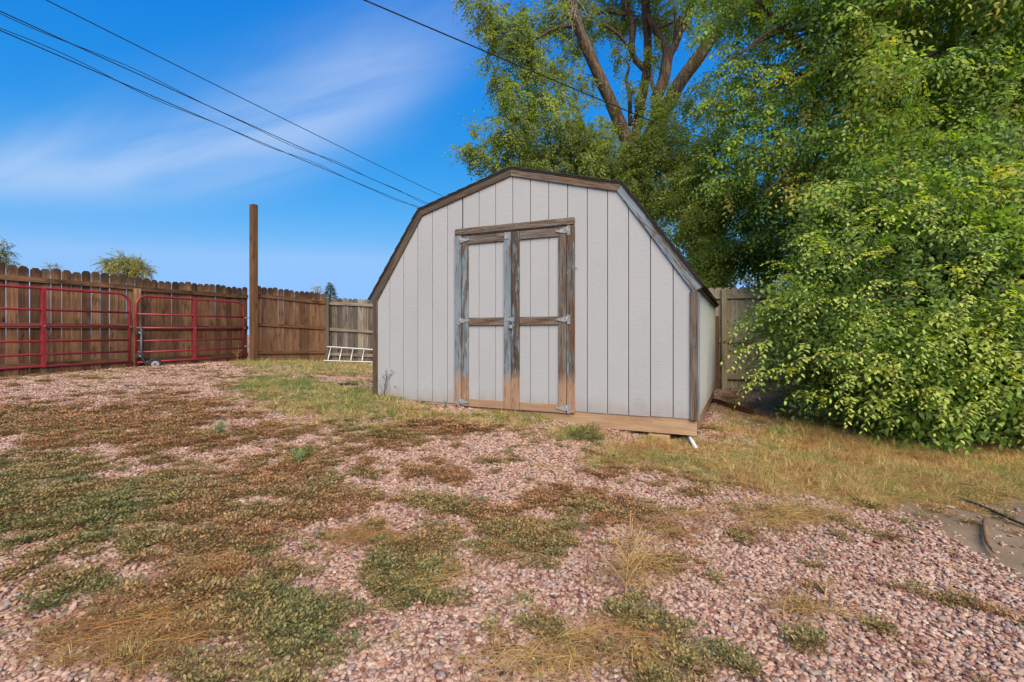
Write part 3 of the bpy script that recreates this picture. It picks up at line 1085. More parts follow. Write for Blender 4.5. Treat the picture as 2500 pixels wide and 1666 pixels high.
# ------------------------------------------------------------------ the shed
SH = math.radians(-25.176)
Z0 = 0.385                                   # bottom edge of the siding
shed = empty('garden_shed', (-1.687, 6.015, 0.0), SH)
tag(shed, 'pale grey gambrel-roofed wooden shed with peeling double doors', 'shed')
SW, SD = 3.712, 3.10                          # width, depth
CX = SW / 2
ROOF = [(CX - 1.895, 1.575), (CX - 1.17, 2.588), (CX, 2.902), (CX + 1.17, 2.588), (CX + 1.895, 1.575)]


def roof_z(a, drop=0.0):
    return float(np.interp(a, [p[0] for p in ROOF], [p[1] - drop for p in ROOF]))


# solid core behind the boards
core = [(0.02, Z0 + .002), (SW - 0.02, Z0 + .002), (SW - 0.02, roof_z(SW - .02, .05))] + [(p[0], p[1] - .05) for p in ROOF[3:0:-1]] + [(0.02, roof_z(.02, .05))]
fw = obj('front_wall', prism_mesh(core, 0.016, 0.05, M_DARK), shed)
bw = obj('back_wall', prism_mesh(core, SD - .04, SD, M_SIDE), shed)
grooves = [0.012] + [0.245 + 0.2032 * k for k in range(17)] + [SW - 0.012]
GAP = 0.0036


def clip_top(a0, a1, drop=0.045):
    """top edge of a vertical board between a0 and a1 under the roof line"""
    xs = [a0] + [p[0] for p in ROOF if a0 < p[0] < a1] + [a1]
    return [(x, roof_z(x, drop)) for x in xs]


DOOR0, DOOR1, DTOP = 1.249, 2.476, 2.245
for i in range(len(grooves) - 1):
    a0, a1 = grooves[i] + GAP, grooves[i + 1] - GAP
    spans = []                                 # (x0,x1,zbottom) pieces so that boards stop at the doorway
    cuts = [a0] + [c for c in (DOOR0, DOOR1) if a0 < c < a1] + [a1]
    for s0, s1 in zip(cuts[:-1], cuts[1:]):
        inside = s0 >= DOOR0 - 1e-6 and s1 <= DOOR1 + 1e-6
        spans.append((s0, s1, DTOP if inside else Z0 + random.uniform(-.002, .004)))
    for s0, s1, zb in spans:
        if s1 - s0 < 0.01:
            continue
        c = (s0 + s1) / 2
        top = clip_top(s0, s1)
        poly = [(s0 - c, zb), (s1 - c, zb)] + [(x - c, z) for x, z in top[::-1]]
        b = obj('siding_board', prism_mesh(poly, 0.0, 0.014, M_SIDING, 0.0025), fw, (c, random.uniform(-.0008, .0008), 0))


def trim(name, parent, poly_or_pts, wd=None, out=0.02, par=(0.3, 0.3, 0.0), y=0.0, thick=0.018, mat=None, bev=0.003):
    """flat board on the front: from point to point (a,z), its back face at y"""
    (a0, z0), (a1, z1) = poly_or_pts
    return board(name, parent, (a0, y - thick / 2, z0), (a1, y - thick / 2, z1), wd, thick, (0, -1, 0), mat or M_PEEL, par, bev)


# fascia boards following the roof line, mitred at the knees
FW = 0.070


def offset_line(pts, d):
    out = []
    for i, p in enumerate(pts):
        p = Vector(p)
        ds = []
        if i > 0:
            ds.append((p - Vector(pts[i - 1])).normalized())
        if i < len(pts) - 1:
            ds.append((Vector(pts[i + 1]) - p).normalized())
        ns = [Vector((v.y, -v.x)) for v in ds]
        if len(ns) == 2:
            b = (ns[0] + ns[1]).normalized()
            out.append(p + b * d / b.dot(ns[0]))
        else:
            out.append(p + ns[0] * d)
    return out


inner = offset_line(ROOF, FW)
fpar = [(0.20, 0.50, 0.0), (0.18, 0.55, 0.0), (0.30, 0.0, 0.0), (0.58, 0.0, 0.0)]
for side_y, nm in ((-0.020, 'fascia_board'), (SD + 0.002, 'fascia_board')):
    for i in range(4):
        A, B, C_, D_ = Vector(ROOF[i]), Vector(ROOF[i + 1]), inner[i + 1], inner[i]
        if i == 0:
            D_ = D_ + Vector((0.03, 0.0))
        if i == 3:
            C_ = C_ + Vector((-0.02, 0.0))
        ax = (B - A).normalized()
        nx_ = Vector((ax.y, -ax.x))
        M0 = (A + B) / 2
        loc = [((p - M0).dot(nx_), (p - M0).dot(ax) * 0.9985) for p in (A, B, C_, D_)]
        o = obj(nm, prism_mesh(loc, 0, 0.0185, M_PEEL, 0.002), shed, color=fpar[i])
        M = Matrix(((nx_.x, 0, ax.x, M0.x), (0, 1, 0, side_y), (nx_.y, 0, ax.y, M0.y), (0, 0, 0, 1)))
        if Matrix(M.to_3x3()).determinant() < 0:
            pass
        o.matrix_basis = M

# roof: four slopes of sheathing, each laid with courses of shingles
for i in range(4):
    A, B = Vector(ROOF[i]), Vector(ROOF[i + 1])
    ax = (B - A).normalized()
    nn = Vector((-ax.y, ax.x))
    L = (B - A).length
    y0, y1 = -0.028, SD + 0.03
    poly = [A + nn * .001, B + nn * .001, B + nn * .013, A + nn * .013]
    slab = obj('roof', prism_mesh([tuple(p) for p in poly], y0, y1, M_DARK), shed)
    up_dir = ax if i < 2 else -ax
    low = A if i < 2 else B
    ncr = max(2, round(L / 0.14))
    for c in range(ncr):
        s0, s1 = c * L / ncr - (0.012 if c == 0 else 0), (c + 1) * L / ncr + 0.02 * (c < ncr - 1)
        p0, p1 = low + up_dir * s0, low + up_dir * min(s1, L)
        wob = [random.uniform(-.003, .003) for _ in range(4)]
        bm = bmesh.new()
        y = y0 - 0.008
        k = 0
        while y < y1:
            ye = min(y + 0.30, y1 + .008)
            lift = 0.021 + random.uniform(0, .003)
            e = random.uniform(-.006, .006)
            q0 = p0 - up_dir * e + nn * lift
            vs_ = []
            for (pp, tz) in ((q0, 0), (p1 + nn * .0145, 0), (q0, .006), (p1 + nn * .0145, .0055)):
                for yy in (y + .002, ye - .002):
                    w_ = pp + nn * tz
                    vs_.append(bm.verts.new((w_.x, yy, w_.y)))
            a_, b_, c_, d_, e_, f_, g_, h_ = vs_
            for f in ((a_, b_, d_, c_), (e_, g_, h_, f_), (a_, e_, f_, b_), (c_, d_, h_, g_), (a_, c_, g_, e_), (b_, f_, h_, d_)):
                bm.faces.new(f)
            y = ye
            k += 1
        bmesh.ops.recalc_face_normals(bm, faces=bm.faces)
        obj('shingle_course', mesh_from(bm, M_SHINGLE), slab)

# side walls with vertical boards
for xs, sgn in ((SW, 1), (0.0, -1)):
    wall = obj('side_wall', box_mesh(0.03, SD - 0.10, 1.20, 0, M_DARK), shed, (xs - sgn * 0.037, SD / 2, Z0 + .605))
    nb = 15
    for k in range(nb):
        w_ = (SD - 0.01) / nb
        b = obj('siding_board', box_mesh(0.014, w_ - .009, 1.215, 0.002, M_SIDE), wall)
        b.location = (sgn * 0.024, -SD / 2 + .005 + w_ * (k + .5), 0.0)
    # sill and skid below the wall
    board('sill_beam', shed, (xs - sgn * .05, 0.05, 0.31), (xs - sgn * .05, SD, 0.31), 0.14, 0.04, (1, 0, 0), M_NEW, (.72, .66, .6))
    board('soffit_trim', shed, (xs + sgn * .012, 0.0, 1.58), (xs + sgn * .012, SD, 1.58), 0.06, 0.018, (sgn, 0, 0), M_PEEL, (.3, .3, 0))
# corner boards, front faces and returns
trim('corner_board', shed, [(0.034, 0.30), (0.034, 1.56)], 0.068, par=(.30, .55, 0), y=-0.001)
trim('corner_board', shed, [(3.677, 0.378), (3.677, 1.545)], 0.064, par=(.34, .22, .0), y=-0.001)
board('corner_board', shed, (SW + .004, 0.028, 0.378), (SW + .004, 0.028, 1.53), 0.055, 0.016, (1, 0, 0), M_PEEL, (.75, .1, 0))
board('corner_board', shed, (-.004, 0.028, 0.378), (-.004, 0.028, 1.53), 0.055, 0.016, (-1, 0, 0), M_PEEL, (.3, .5, 0))
# base: rim joist shows below the boards and skid ends
board('rim_joist', shed, (0.03, 0.028, 0.312), (SW - .012, 0.028, 0.312), 0.148, 0.04, (0, -1, 0), M_NEW, (1.02, .98, .92), .002)
for xk in (0.35, 1.5, 2.6):
    board('skid', shed, (xk, 0.08, 0.20), (xk, SD - .05, 0.20), 0.09, 0.088, (0, 0, 1), M_NEW, (.5, .45, .4))
# doorway trim
board('door_header', shed, (1.166, -.011, 2.2905), (2.562, -.011, 2.2845), 0.078, 0.022, (0, -1, 0), M_PEEL, (.40, .15, 0), .012)
trim('door_jamb', shed, [(1.2055, 0.372), (1.2055, 2.250)], 0.081, par=(.62, .45, .9), y=-.001, thick=.02)
trim('door_jamb', shed, [(2.520, 0.370), (2.520, 2.243)], 0.082, par=(.44, .35, .95), y=-.001, thick=.02)


def hinge(parent, x, z, sgn, L, seed=0):
    """T hinge: upright plate with screws and a tapering strap, knuckle between"""
    h = empty('hinge', (x, -0.022, z))
    h.parent = parent
    obj('plate', box_mesh(0.032, 0.004, 0.096, .001, M_GALV), h, (0, -.002, 0))
    poly = [(sgn * .022, -.030), (sgn * .022, .030), (sgn * L, .006), (sgn * L, -.006)]
    obj('strap', prism_mesh(poly, -0.0045, 0, M_GALV), h)
    bm = bmesh.new()
    tube_bm(bm, [(sgn * .018, -.005, -.032), (sgn * .018, -.005, .032)], .006, 8)
    obj('pin', mesh_from(bm, M_GALV), h)
    for dz in (-.036, -.012, .014, .037):
        sm = bmesh.new()
        tube_bm(sm, [(0, -.0035, dz), (0, -.0062, dz)], .0036, 6)
        obj('screw', mesh_from(sm, M_STEEL), h)
    return h


def door(x0, x1, cx, lab, pars, hx, sgn):
    d = empty('door', (0, 0, 0))
    d.parent = shed
    d['label'] = lab
    obj('core', box_mesh(x1 - x0 - .01, .012, DTOP - .38, 0, M_DARK), d, ((x0 + x1) / 2, .020, (DTOP + .375) / 2))
    gs = [x0] + [g for g in grooves if x0 + .02 < g < x1 - .02] + [x1]
    for g0, g1 in zip(gs[:-1], gs[1:]):
        obj('siding_board', box_mesh(g1 - g0 - 2 * GAP * .8, .013, DTOP - .40, .002, M_SIDING), d, ((g0 + g1) / 2, .0075, (DTOP + .385) / 2))
    (sl0, sl1), (sr0, sr1) = cx
    for (a0, a1), p in (((sl0, sl1), pars[0]), ((sr0, sr1), pars[1])):
        trim('stile', d, [((a0 + a1) / 2, .362), ((a0 + a1) / 2, 2.238)], a1 - a0 - .003, par=p, y=0.0, thick=.019)
    for (z0, z1), p in (((2.147, 2.236), pars[2]), ((1.253, 1.338), pars[3]), ((.364, .446), pars[4])):
        zc = (z0 + z1) / 2
        trim('rail', d, [(sl1 + .001, zc), (sr0 - .001, zc)], z1 - z0, par=p, y=0.0, thick=.018)
    for z in (2.197, 1.305, .412):
        hinge(d, hx, z, sgn, .135)
    return d


dl = door(1.252, 1.857, ((1.252, 1.342), (1.775, 1.857)), 'left door leaf with grey-blue flaking stiles',
          [(.50, .35, .9), (.60, .35, 1.0), (.34, .15, 0), (.30, .05, 0), (.05, .0, 1.0)], 1.222, 1)
dr = door(1.860, 2.474, ((1.860, 1.957), (2.388, 2.474)), 'right door leaf with bare brown stiles',
          [(.46, .60, 1.0), (.32, .15, .95), (.32, .15, 0), (.34, .05, 0), (.05, .0, 1.0)], 2.498, -1)
# hasp and padlock on the meeting stiles
hs_ = empty('hasp', (1.845, -0.022, 1.30))
hs_.parent = dl
obj('plate', box_mesh(.062, .004, .030, .001, M_GALV), hs_, (-.002, 0, .012))
obj('staple_plate', box_mesh(.030, .005, .046, .001, M_GALV), hs_, (.034, -.002, .012))
pl = empty('padlock', (1.862, -0.034, 1.235))
pl.parent = dl
obj('lock_body', box_mesh(.040, .020, .038, .004, M_GALV), pl)
tube('shackle', [(-.013, 0, .015), (-.013, 0, .045), (-.006, 0, .056), (.006, 0, .056), (.013, 0, .045), (.013, 0, .015)], .0035, M_STEEL, pl)
obj('latch_plate', box_mesh(.052, .004, .06, .001, M_GALV), dl, (1.812, -.022, 2.195))
nail = tube('nail', [(2.565, 0, 1.82), (2.59, -.02, 1.812)], .0025, M_STEEL, shed)

# footing block and the loose plastic pipe by the shed's corner
SHM = shed.matrix_basis.copy() if False else (Matrix.Translation((-1.687, 6.015, 0)) @ Matrix.Rotation(SH, 4, 'Z'))


def sloc(a, y, z):
    return SHM @ Vector((a, y, z))


blk = obj('footing_block', box_mesh(.185, .20, .06, .004, M_NEW), None, sloc(3.375, .06, .195), (0, 0, SH), (.95, .9, .85))
tag(blk, 'short sawn timber block wedged under the shed front', 'block')
p = tube('plastic_pipe', [sloc(3.62, .10, .225), sloc(3.66, -.05, .205), sloc(3.715, -.20, .165)], .017, M_PVC, None, 10)
tag(p, 'short white plastic pipe poking out beneath the shed corner', 'pipe')

# ------------------------------------------------------------------ fences
_pick = {}


def picket_mesh(w, h, mat, seed):
    key = (w, round(h, 3), mat.name, seed)
    if key not in _pick:
        r = random.Random(seed)
        e1, e2 = r.uniform(.026, .038), r.uniform(.026, .038)
        poly = [(-w / 2, 0), (w / 2, 0), (w / 2, h - e1 * 1.2), (w / 2 - e1, h), (-w / 2 + e2, h), (-w / 2, h - e2 * 1.2)]
        _pick[key] = prism_mesh(poly, -.008, .008, mat, .0015)
    return _pick[key]


def fence_run(f, A, B, top0, top1, bot0, bot1, mat, pw, gap, tints, seed, jit=.02):
    """pickets from A to B (plan), height varying along the run"""
    r = random.Random(seed)
    A, B = Vector(A), Vector(B)
    L = (B - A).length
    n = int(L / (pw + gap))
    ang = math.atan2(B.y - A.y, B.x - A.x)
    pitch = L / n
    for i in range(n):
        t = (i + .5) / n
        p = A.lerp(B, t)
        tp = top0 + (top1 - top0) * t + r.uniform(-jit, jit)
        bt = bot0 + (bot1 - bot0) * t - .03
        v = r.choice(tints)
        k = r.uniform(.8, 1.2)
        h = round((tp - bt) / .02) * .02
        o = obj('picket', picket_mesh(round(pitch - gap, 3), h, mat, r.randint(0, 3)), f,
                (p.x, p.y, tp - h), (r.uniform(-.005, .005), r.uniform(-.0025, .0025), ang + r.uniform(-.015, .015)), tuple(c * k for c in v))


BROWN = [(1, 1, 1), (1.1, 1.0, .9), (.8, .85, .85), (1.25, 1.2, 1.1), (.65, .62, .62), (1.0, .9, .8), (1.15, 1.25, 1.25)]
FA, FB = Vector((-8.35, 8.05)), Vector((-6.68, 12.45))
fdir = (FB - FA).normalized()
fnr = Vector((fdir.y, -fdir.x))               # towards the yard
F0 = FA - fdir * 2.2
Fm = FA + (FB - FA) * 0.435
f1 = empty('wooden_fence', (*FA, .45))
tag(f1, 'brown dog-eared picket fence behind the red pipe gates', 'fence')


def to_local(f, p):
    return Vector(p) - f.location


def frun(f, A, B, *a):
    off = f.location.xy
    fence_run(f, Vector(A) - off, Vector(B) - off, *[v - f.location.z if i < 4 else v for i, v in enumerate(a)])


frun(f1, F0, Fm, 2.28, 2.33, .43, .48, M_FENCE, .14, .010, BROWN, 1)
frun(f1, Fm + fdir * .02, FB, 2.30, 2.34, .48, .515, M_FENCE, .14, .005, [tuple(c * .85 for c in b) for b in BROWN], 2)


def rail(f, A, B, z0, z1, off, mat, col, w=.085, t=.036, nr=None):
    n_ = Vector((*(nr or fnr), 0))
    p0 = to_local(f, (*A, z0)) + n_ * off
    p1 = to_local(f, (*B, z1)) + n_ * off
    return board('rail', f, p0, p1, w, t, n_, mat, col)


for (za, zb) in ((2.08, 2.10), (1.29, 1.32), (.60, .65)):
    rail(f1, F0, Fm, za, zb, .028, M_FENCE, (.9, .85, .8))
    rail(f1, Fm, FB, zb - .02, zb + .01, .028, M_FENCE, (.55, .52, .5))
board('post', f1, to_local(f1, (*(Fm + fnr * .09), .35)), to_local(f1, (*(Fm + fnr * .09), 2.08)), .095, .09, (*fnr, 0), M_FENCE, (1.3, 1.35, 1.3))

# the tall gate post
PP = Vector((-6.385, 12.2))
post = obj('gate_post', box_mesh(.142, .142, 4.02, .008, M_POST), None, (*PP, .35 + 2.01), (0, 0, math.radians(-24)))
tag(post, 'tall square brown timber post standing above the fence', 'post')

# second brown run to the corner
SA, SB = Vector((-6.50, 12.30)), Vector((-5.17, 13.60))
sdir = (SB - SA).normalized()
snr = Vector((sdir.y, -sdir.x))
f2 = empty('wooden_fence', (*SA, .45))
tag(f2, 'brown picket fence between the tall post and the corner', 'fence')
frun(f2, SA + sdir * .1, SB, 2.385, 2.285, .49, .42, M_FENCE, .128, .003, [(.75, .72, .72), (.62, .6, .6), (.85, .82, .82), (.5, .49, .5)], 5)
for (za, zb) in ((2.14, 2.03), (1.42, 1.34), (.71, .68)):
    rail(f2, SA + sdir * .15, SB, za, zb, .028, M_FENCE, (.62, .55, .5), nr=snr)
board('post', f2, to_local(f2, (*(SA + snr * .09 + sdir * .07), .35)), to_local(f2, (*(SA + snr * .09 + sdir * .07), 2.21)), .10, .09, (*snr, 0), M_FENCE, (1.0, .9, .8))

# grey run behind the shed
GA, GB = Vector((-5.14, 13.72)), Vector((-2.2, 13.95))
gdir = (GB - GA).normalized()
gnr = Vector((gdir.y, -gdir.x))
f3 = empty('wooden_fence', (*GA, .4))
tag(f3, 'weathered grey picket fence with a ladder leaning on it', 'fence')
frun(f3, GA, GB, 2.18, 2.10, .38, .24, M_FENCE_GREY, .132, .003, [(1, 1, 1), (.75, .75, .75), (1.3, 1.3, 1.3), (.55, .55, .55), (1.5, 1.5, 1.45)], 8, .012)
for (za, zb) in ((2.03, 1.90), (1.31, 1.14), (.62, .50)):
    rail(f3, GA, GB, za, zb, .03, M_FENCE_GREY, (1.5, 1.4, 1.3), .085, .04, gnr)
board('post', f3, to_local(f3, (*(GA + gnr * .08), .3)), to_local(f3, (*(GA + gnr * .08), 2.17)), .16, .09, (*gnr, 0), M_FENCE_GREY, (.75, .7, .65))

# pale run at the right, behind the big shrub
RA, RB = Vector((2.55, 9.45)), Vector((7.5, 8.9))
rdir = (RB - RA).normalized()
rnr = Vector((rdir.y, -rdir.x))
f4 = empty('wooden_fence', (*RA, .1))
tag(f4, 'pale weathered picket fence half hidden behind the leafy shrub', 'fence')
frun(f4, RA, RB, 2.05, 2.05, .12, .08, M_FENCE_PALE, .138, .004, [(1, 1, 1), (.9, .9, .85), (1.1, 1.1, 1.05), (.8, .78, .72)], 9, .015)
for z in (1.87, 1.05, .36):
    rail(f4, RA, RB, z, z, .03, M_FENCE_PALE, (1.05, 1.0, .9), .085, .04, rnr)
for s in (1.42, 3.8):
    pp = RA + rdir * s + rnr * .09
    board('post', f4, to_local(f4, (*pp, 0)), to_local(f4, (*pp, 2.0)), .10, .09, (*rnr, 0), M_FENCE_PALE, (1.0, .95, .8))
ply = at(1764, 870, 9.1)
pb = board('plywood_offcut', None, (*(RA + rdir * 1.24 + rnr * .13), .1), (*(RA + rdir * 1.24 + rnr * .075), 1.50), .19, .015, (*rnr, 0), M_PLY)
tag(pb, 'narrow brown board propped against the pale fence', 'board')


# ------------------------------------------------------------------ red pipe gates
def gate_line(px):
    """parameter along the fence line, set 0.22 m in front, for a picture column"""
    o = FA + fnr * .20
    k = (px - 1250) / FPX
    return (k * o.y - o.x) / (fdir.x - k * fdir.y)


def gate(name, s0, s1, zb, brace, lab, off, tilt=0.0):
    g = empty(name, (*(FA + fnr * off), zb))
    tag(g, lab, 'gate', 'red pipe gates in front of the fence')

    def P(s, z):
        q = fdir * s
        return Vector((q.x, q.y, z + tilt * (s - s0)))
    H = 1.33
    R = .20
    r = .0215
    hs = [0.0, .205, .430, .690, .965]
    # hoop: both uprights and the top tube are one bent pipe
    pts = [P(s0, -.07)]
    for k in range(0, 7):
        a = math.pi - k * math.pi / 12
        pts.append(P(s0 + R + R * math.cos(a), H - R + R * math.sin(a)))
    for k in range(0, 7):
        a = math.pi / 2 - k * math.pi / 12
        pts.append(P(s1 - R + R * math.cos(a), H - R + R * math.sin(a)))
    pts.append(P(s1, -.07))
    tube('hoop_frame', pts, r * 1.08, M_RED, g, 10)
    for h in hs:
        tube('bar', [P(s0, h), P(s1, h)], r * .92, M_RED, g, 10)
    for b in brace:
        board('brace', g, P(b, -.015), P(b, H), .062, .052, (*fnr, 0), M_RED)
    for b in brace + [s0, s1]:
        for h in (hs[3],):
            bm = bmesh.new()
            c = P(b, h) + Vector((*fnr, 0)) * .03
            tube_bm(bm, [c, c + Vector((*fnr, 0)) * .02], .012, 6)
            obj('bolt', mesh_from(bm, M_GALV), g)
    return g, P


sA0, sA1 = gate_line(-330), gate_line(316)
sB0, sB1 = gate_line(332), gate_line(594)
g1, P1 = gate('pipe_gate', sA0, sA1, .60, [gate_line(106), gate_line(-160)], 'longer red steel pipe gate at the left edge of the picture', .20, .006)
g2, P2 = gate('pipe_gate', sB0, sB1, .60, [gate_line(475)], 'shorter red steel pipe gate with a jockey wheel, beside the tall post', .20, .008)
# jockey wheel, its bar and clamps
n3 = Vector((*fnr, 0))
d3 = Vector((*fdir, 0))
wb = P2(sB0 + .10, .0) + n3 * .05
tube('wheel_bar', [P2(sB0 + .07, .72) + n3 * .045, P2(sB0 + .07, .10) + n3 * .045, P2(sB0 + .16, -.04) + n3 * .05, P2(sB0 + .26, -.09) + n3 * .06], .022, M_STEEL, g2, 8)
for h in (.60, .14):
    board('clamp', g2, P2(sB0 - .03, h) + n3 * .03, P2(sB0 + .12, h) + n3 * .03, .085, .055, (*fnr, 0), M_STEEL)
    tube('clamp_bolt', [P2(sB0 + .02, h + .01) + n3 * .05, P2(sB0 + .03, h - .03) + n3 * .10], .009, M_GALV, g2, 6)
wc = P2(sB0 + .30, -.045) + n3 * .09
wh = empty('wheel', wc)
wh.parent = g2
bm = bmesh.new()
ring = 24
axd = (n3 * .92 + d3 * -.35).normalized()
e1 = Vector((0, 0, 1))
e2 = axd.cross(e1).normalized()
prof = [(.074, -.024), (.105, -.028), (.121, -.016), (.126, 0), (.121, .016), (.105, .028), (.074, .024)]
rings = []
for k in range(ring):
    a = k * 2 * math.pi / ring
    rd = e1 * math.cos(a) + e2 * math.sin(a)
    rings.append([bm.verts.new(rd * q[0] + axd * q[1]) for q in prof])
for k in range(ring):
    for j in range(len(prof)):
        bm.faces.new((rings[k][j], rings[(k + 1) % ring][j], rings[(k + 1) % ring][(j + 1) % len(prof)], rings[k][(j + 1) % len(prof)]))
bmesh.ops.recalc_face_normals(bm, faces=bm.faces)
obj('tyre', mesh_from(bm, M_RUBBER, True), wh)
bm = bmesh.new()
tube_bm(bm, [-axd * .014, axd * .014], .078, 24)
obj('rim', mesh_from(bm, M_RIM), wh)
bm = bmesh.new()
tube_bm(bm, [-axd * .03, axd * .03], .018, 10)
obj('hub', mesh_from(bm, M_STEEL), wh)
for z, nm in ((.95, 'hinge_bolt'), (.25, 'hinge_bolt')):
    tube(nm, [P2(sB1, z) + n3 * .0, P2(sB1 + .16, z) + n3 * .02], .011, M_GALV, g2, 6)

# ------------------------------------------------------------------ ladder lying on its edge against the grey fence
lad = empty('aluminium_ladder', (*GA, .4))
tag(lad, 'silver ladder lying on its side against the grey fence', 'ladder')
la, lb = .02, 3.0


def LP(s, top):
    q = GA + gdir * s + gnr * (.10 if top else .40)
    z = (.815 - .09 * s / 1.3) if top else (.445 - .05 * s / 1.3)
    return Vector((*q, z)) - lad.location


for top in (True, False):
    board('stile', lad, LP(la, top), LP(lb, top), .026, .066, (0, -.6, .5), M_ALU)
for k in range(10):
    s = .13 + k * .30
    tube('rung', [LP(s, True), LP(s, False)], .015, M_ALU, lad, 8)

# ------------------------------------------------------------------ overhead lines
def wire(name, A, B, sag, r, lab, twist=0.0, strands=1, seed=1):
    """cable sagging from A to B; a second strand wanders round the first"""
    rr = random.Random(seed)
    root = empty(name, A) if strands > 1 else None
    offs = [rr.uniform(0, 6.28) for _ in range(4)]
    for s in range(strands):
        pts = []
        n = 90
        for i in range(n + 1):
            t = i / n
            p = A.lerp(B, t)
            p.z -= 4 * sag * t * (1 - t)
            if s == 1:
                w = twist * (math.sin(t * 23 + offs[0]) + .6 * math.sin(t * 51 + offs[1])) * .6
                p.z += w
                p.x += .5 * twist * math.sin(t * 37 + offs[2])
            pts.append(p - (A if root else Vector((0, 0, 0))))
        o = tube('strand' if root else name, pts, r if s == 0 else r * .7, M_WIRE, root, 5)
    tag(root or o, lab, 'cable', 'overhead power lines')


def far_line(p, q, h, ext0=0.35, ext1=0.5):
    """level line at height h above the eye through two pixels"""
    a = at(p[0], p[1], h * FPX / (HZ - p[1]))
    b = at(q[0], q[1], h * FPX / (HZ - q[1]))
    v = b - a
    return a - v * ext0, b + v * ext1


A, B = far_line((132, 0), (1088, 478), 6.0)
wire('power_line', A, B, .12, .010, 'thin single overhead wire, highest of the lines above the fence')
A, B = far_line((0, 17), (1053, 495), 5.5)
wire('power_line', A, B, .12, .010, 'twisted pair of overhead cables, middle line above the fence', .075, 2, 4)
A, B = far_line((0, 64), (1030, 506), 5.3)
wire('power_line', A, B, .12, .010, 'twisted overhead cables, lowest line above the fence', .075, 2, 9)
A, B = far_line((905, 0), (1872, 408), 4.7, .3, .12)
wire('power_line', A, B, .06, .011, 'dark overhead cable crossing in front of the tall elm')


# ------------------------------------------------------------------ trees
def limb(parent, pts, name='limb', mat=None, seg=12, wob=.05):
    P_, R_ = spline([(at(px, py, d), w / 2 / FPX * d) for px, py, d, w in pts], 6)
    bm = bmesh.new()
    off = parent.location
    tube_bm(bm, [p - off for p in P_], R_, seg, True, wob)
    return obj(name, mesh_from(bm, mat or M_BARK), parent)


def zc6(x, y, w, d):
    return (1100 + x * .323, y * .323, d, w * .323)


elm = empty('elm_tree', (2.3, 12.3, .2))
tag(elm, 'tall many-stemmed elm with bare brown limbs rising behind the shed', 'tree')
limb(elm, [(1540, 900, 12.2, 110), (1545, 700, 12.2, 100), (1550, 480, 12.2, 92), zc6(1455, 1300, 150, 12.2), zc6(1510, 1080, 150, 12.2), zc6(1565, 930, 140, 12.1), zc6(1590, 820, 120, 12.0)], 'trunk', seg=16)
limb(elm, [(1528, 560, 12.5, 60), zc6(1375, 1300, 120, 12.5), zc6(1345, 1100, 110, 12.5), zc6(1265, 900, 95, 12.5), zc6(1160, 660, 88, 12.4), zc6(1080, 480, 85, 12.3), zc6(1000, 300, 80, 12.2), zc6(945, 140, 72, 12.1), zc6(880, -20, 66, 12.0), zc6(800, -200, 50, 11.9)], 'limb')
limb(elm, [(1535, 520, 12.6, 40), zc6(1385, 1200, 70, 12.6), zc6(1410, 950, 75, 12.6), zc6(1450, 720, 70, 12.6), zc6(1485, 520, 62, 12.5), zc6(1490, 300, 60, 12.5), zc6(1474, 100, 58, 12.4), zc6(1470, -80, 52, 12.4), zc6(1460, -260, 40, 12.4)], 'limb')
limb(elm, [zc6(1470, 530, 45, 12.5), zc6(1390, 440, 45, 12.5), zc6(1370, 330, 44, 12.6), zc6(1375, 180, 46, 12.7), zc6(1320, 40, 50, 12.8), zc6(1285, -90, 45, 12.9)], 'limb')
limb(elm, [zc6(1375, 420, 28, 12.5), zc6(1320, 320, 26, 12.4), zc6(1240, 240, 22, 12.3), zc6(1150, 180, 14, 12.2)], 'branch', seg=8)
limb(elm, [zc6(1575, 850, 80, 12.0), zc6(1560, 740, 88, 12.0), zc6(1610, 610, 84, 12.0), zc6(1640, 430, 80, 12.0), zc6(1640, 385, 70, 12.0)], 'limb')
limb(elm, [zc6(1645, 430, 60, 12.0), zc6(1610, 330, 52, 12.1), zc6(1545, 215, 48, 12.2), zc6(1500, 120, 40, 12.3), zc6(1490, -20, 30, 12.4)], 'limb')
limb(elm, [zc6(1645, 430, 60, 12.0), zc6(1700, 330, 56, 11.9), zc6(1745, 220, 48, 11.8), zc6(1800, 90, 44, 11.7), zc6(1830, -60, 36, 11.6)], 'limb')
limb(elm, [zc6(1690, 310, 26, 11.9), zc6(1700, 200, 22, 12.0), zc6(1695, 60, 18, 12.1)], 'branch', seg=8)
limb(elm, [zc6(1570, 920, 100, 12.0), zc6(1640, 800, 105, 11.9), zc6(1730, 630, 100, 11.7), zc6(1840, 480, 98, 11.5), zc6(1960, 310, 92, 11.3), zc6(2080, 150, 84, 11.1), zc6(2170, 20, 76, 10.9), zc6(2280, -160, 60, 10.7)], 'limb')
limb(elm, [zc6(1560, 740, 34, 12.1), zc6(1525, 640, 30, 12.2), zc6(1510, 540, 26, 12.3)], 'branch', seg=8)
limb(elm, [zc6(1360, 950, 36, 12.6), zc6(1352, 720, 32, 12.6), zc6(1328, 600, 26, 12.6), zc6(1350, 510, 16, 12.6), zc6(1320, 455, 10, 12.6)], 'branch', seg=8)
limb(elm, [zc6(950, 200, 40, 12.1), zc6(860, 200, 32, 11.9), zc6(760, 230, 26, 11.7), zc6(640, 300, 14, 11.5)], 'branch', seg=8)
limb(elm, [zc6(1380, 130, 36, 12.7), zc6(1280, 100, 34, 12.8), zc6(1180, 90, 28, 12.9), zc6(1080, 110, 16, 13.0)], 'branch', seg=8)
limb(elm, [zc6(1520, 240, 22, 12.4), zc6(1600, 205, 20, 12.3), zc6(1680, 170, 14, 12.2)], 'branch', seg=8)
rr = random.Random(3)
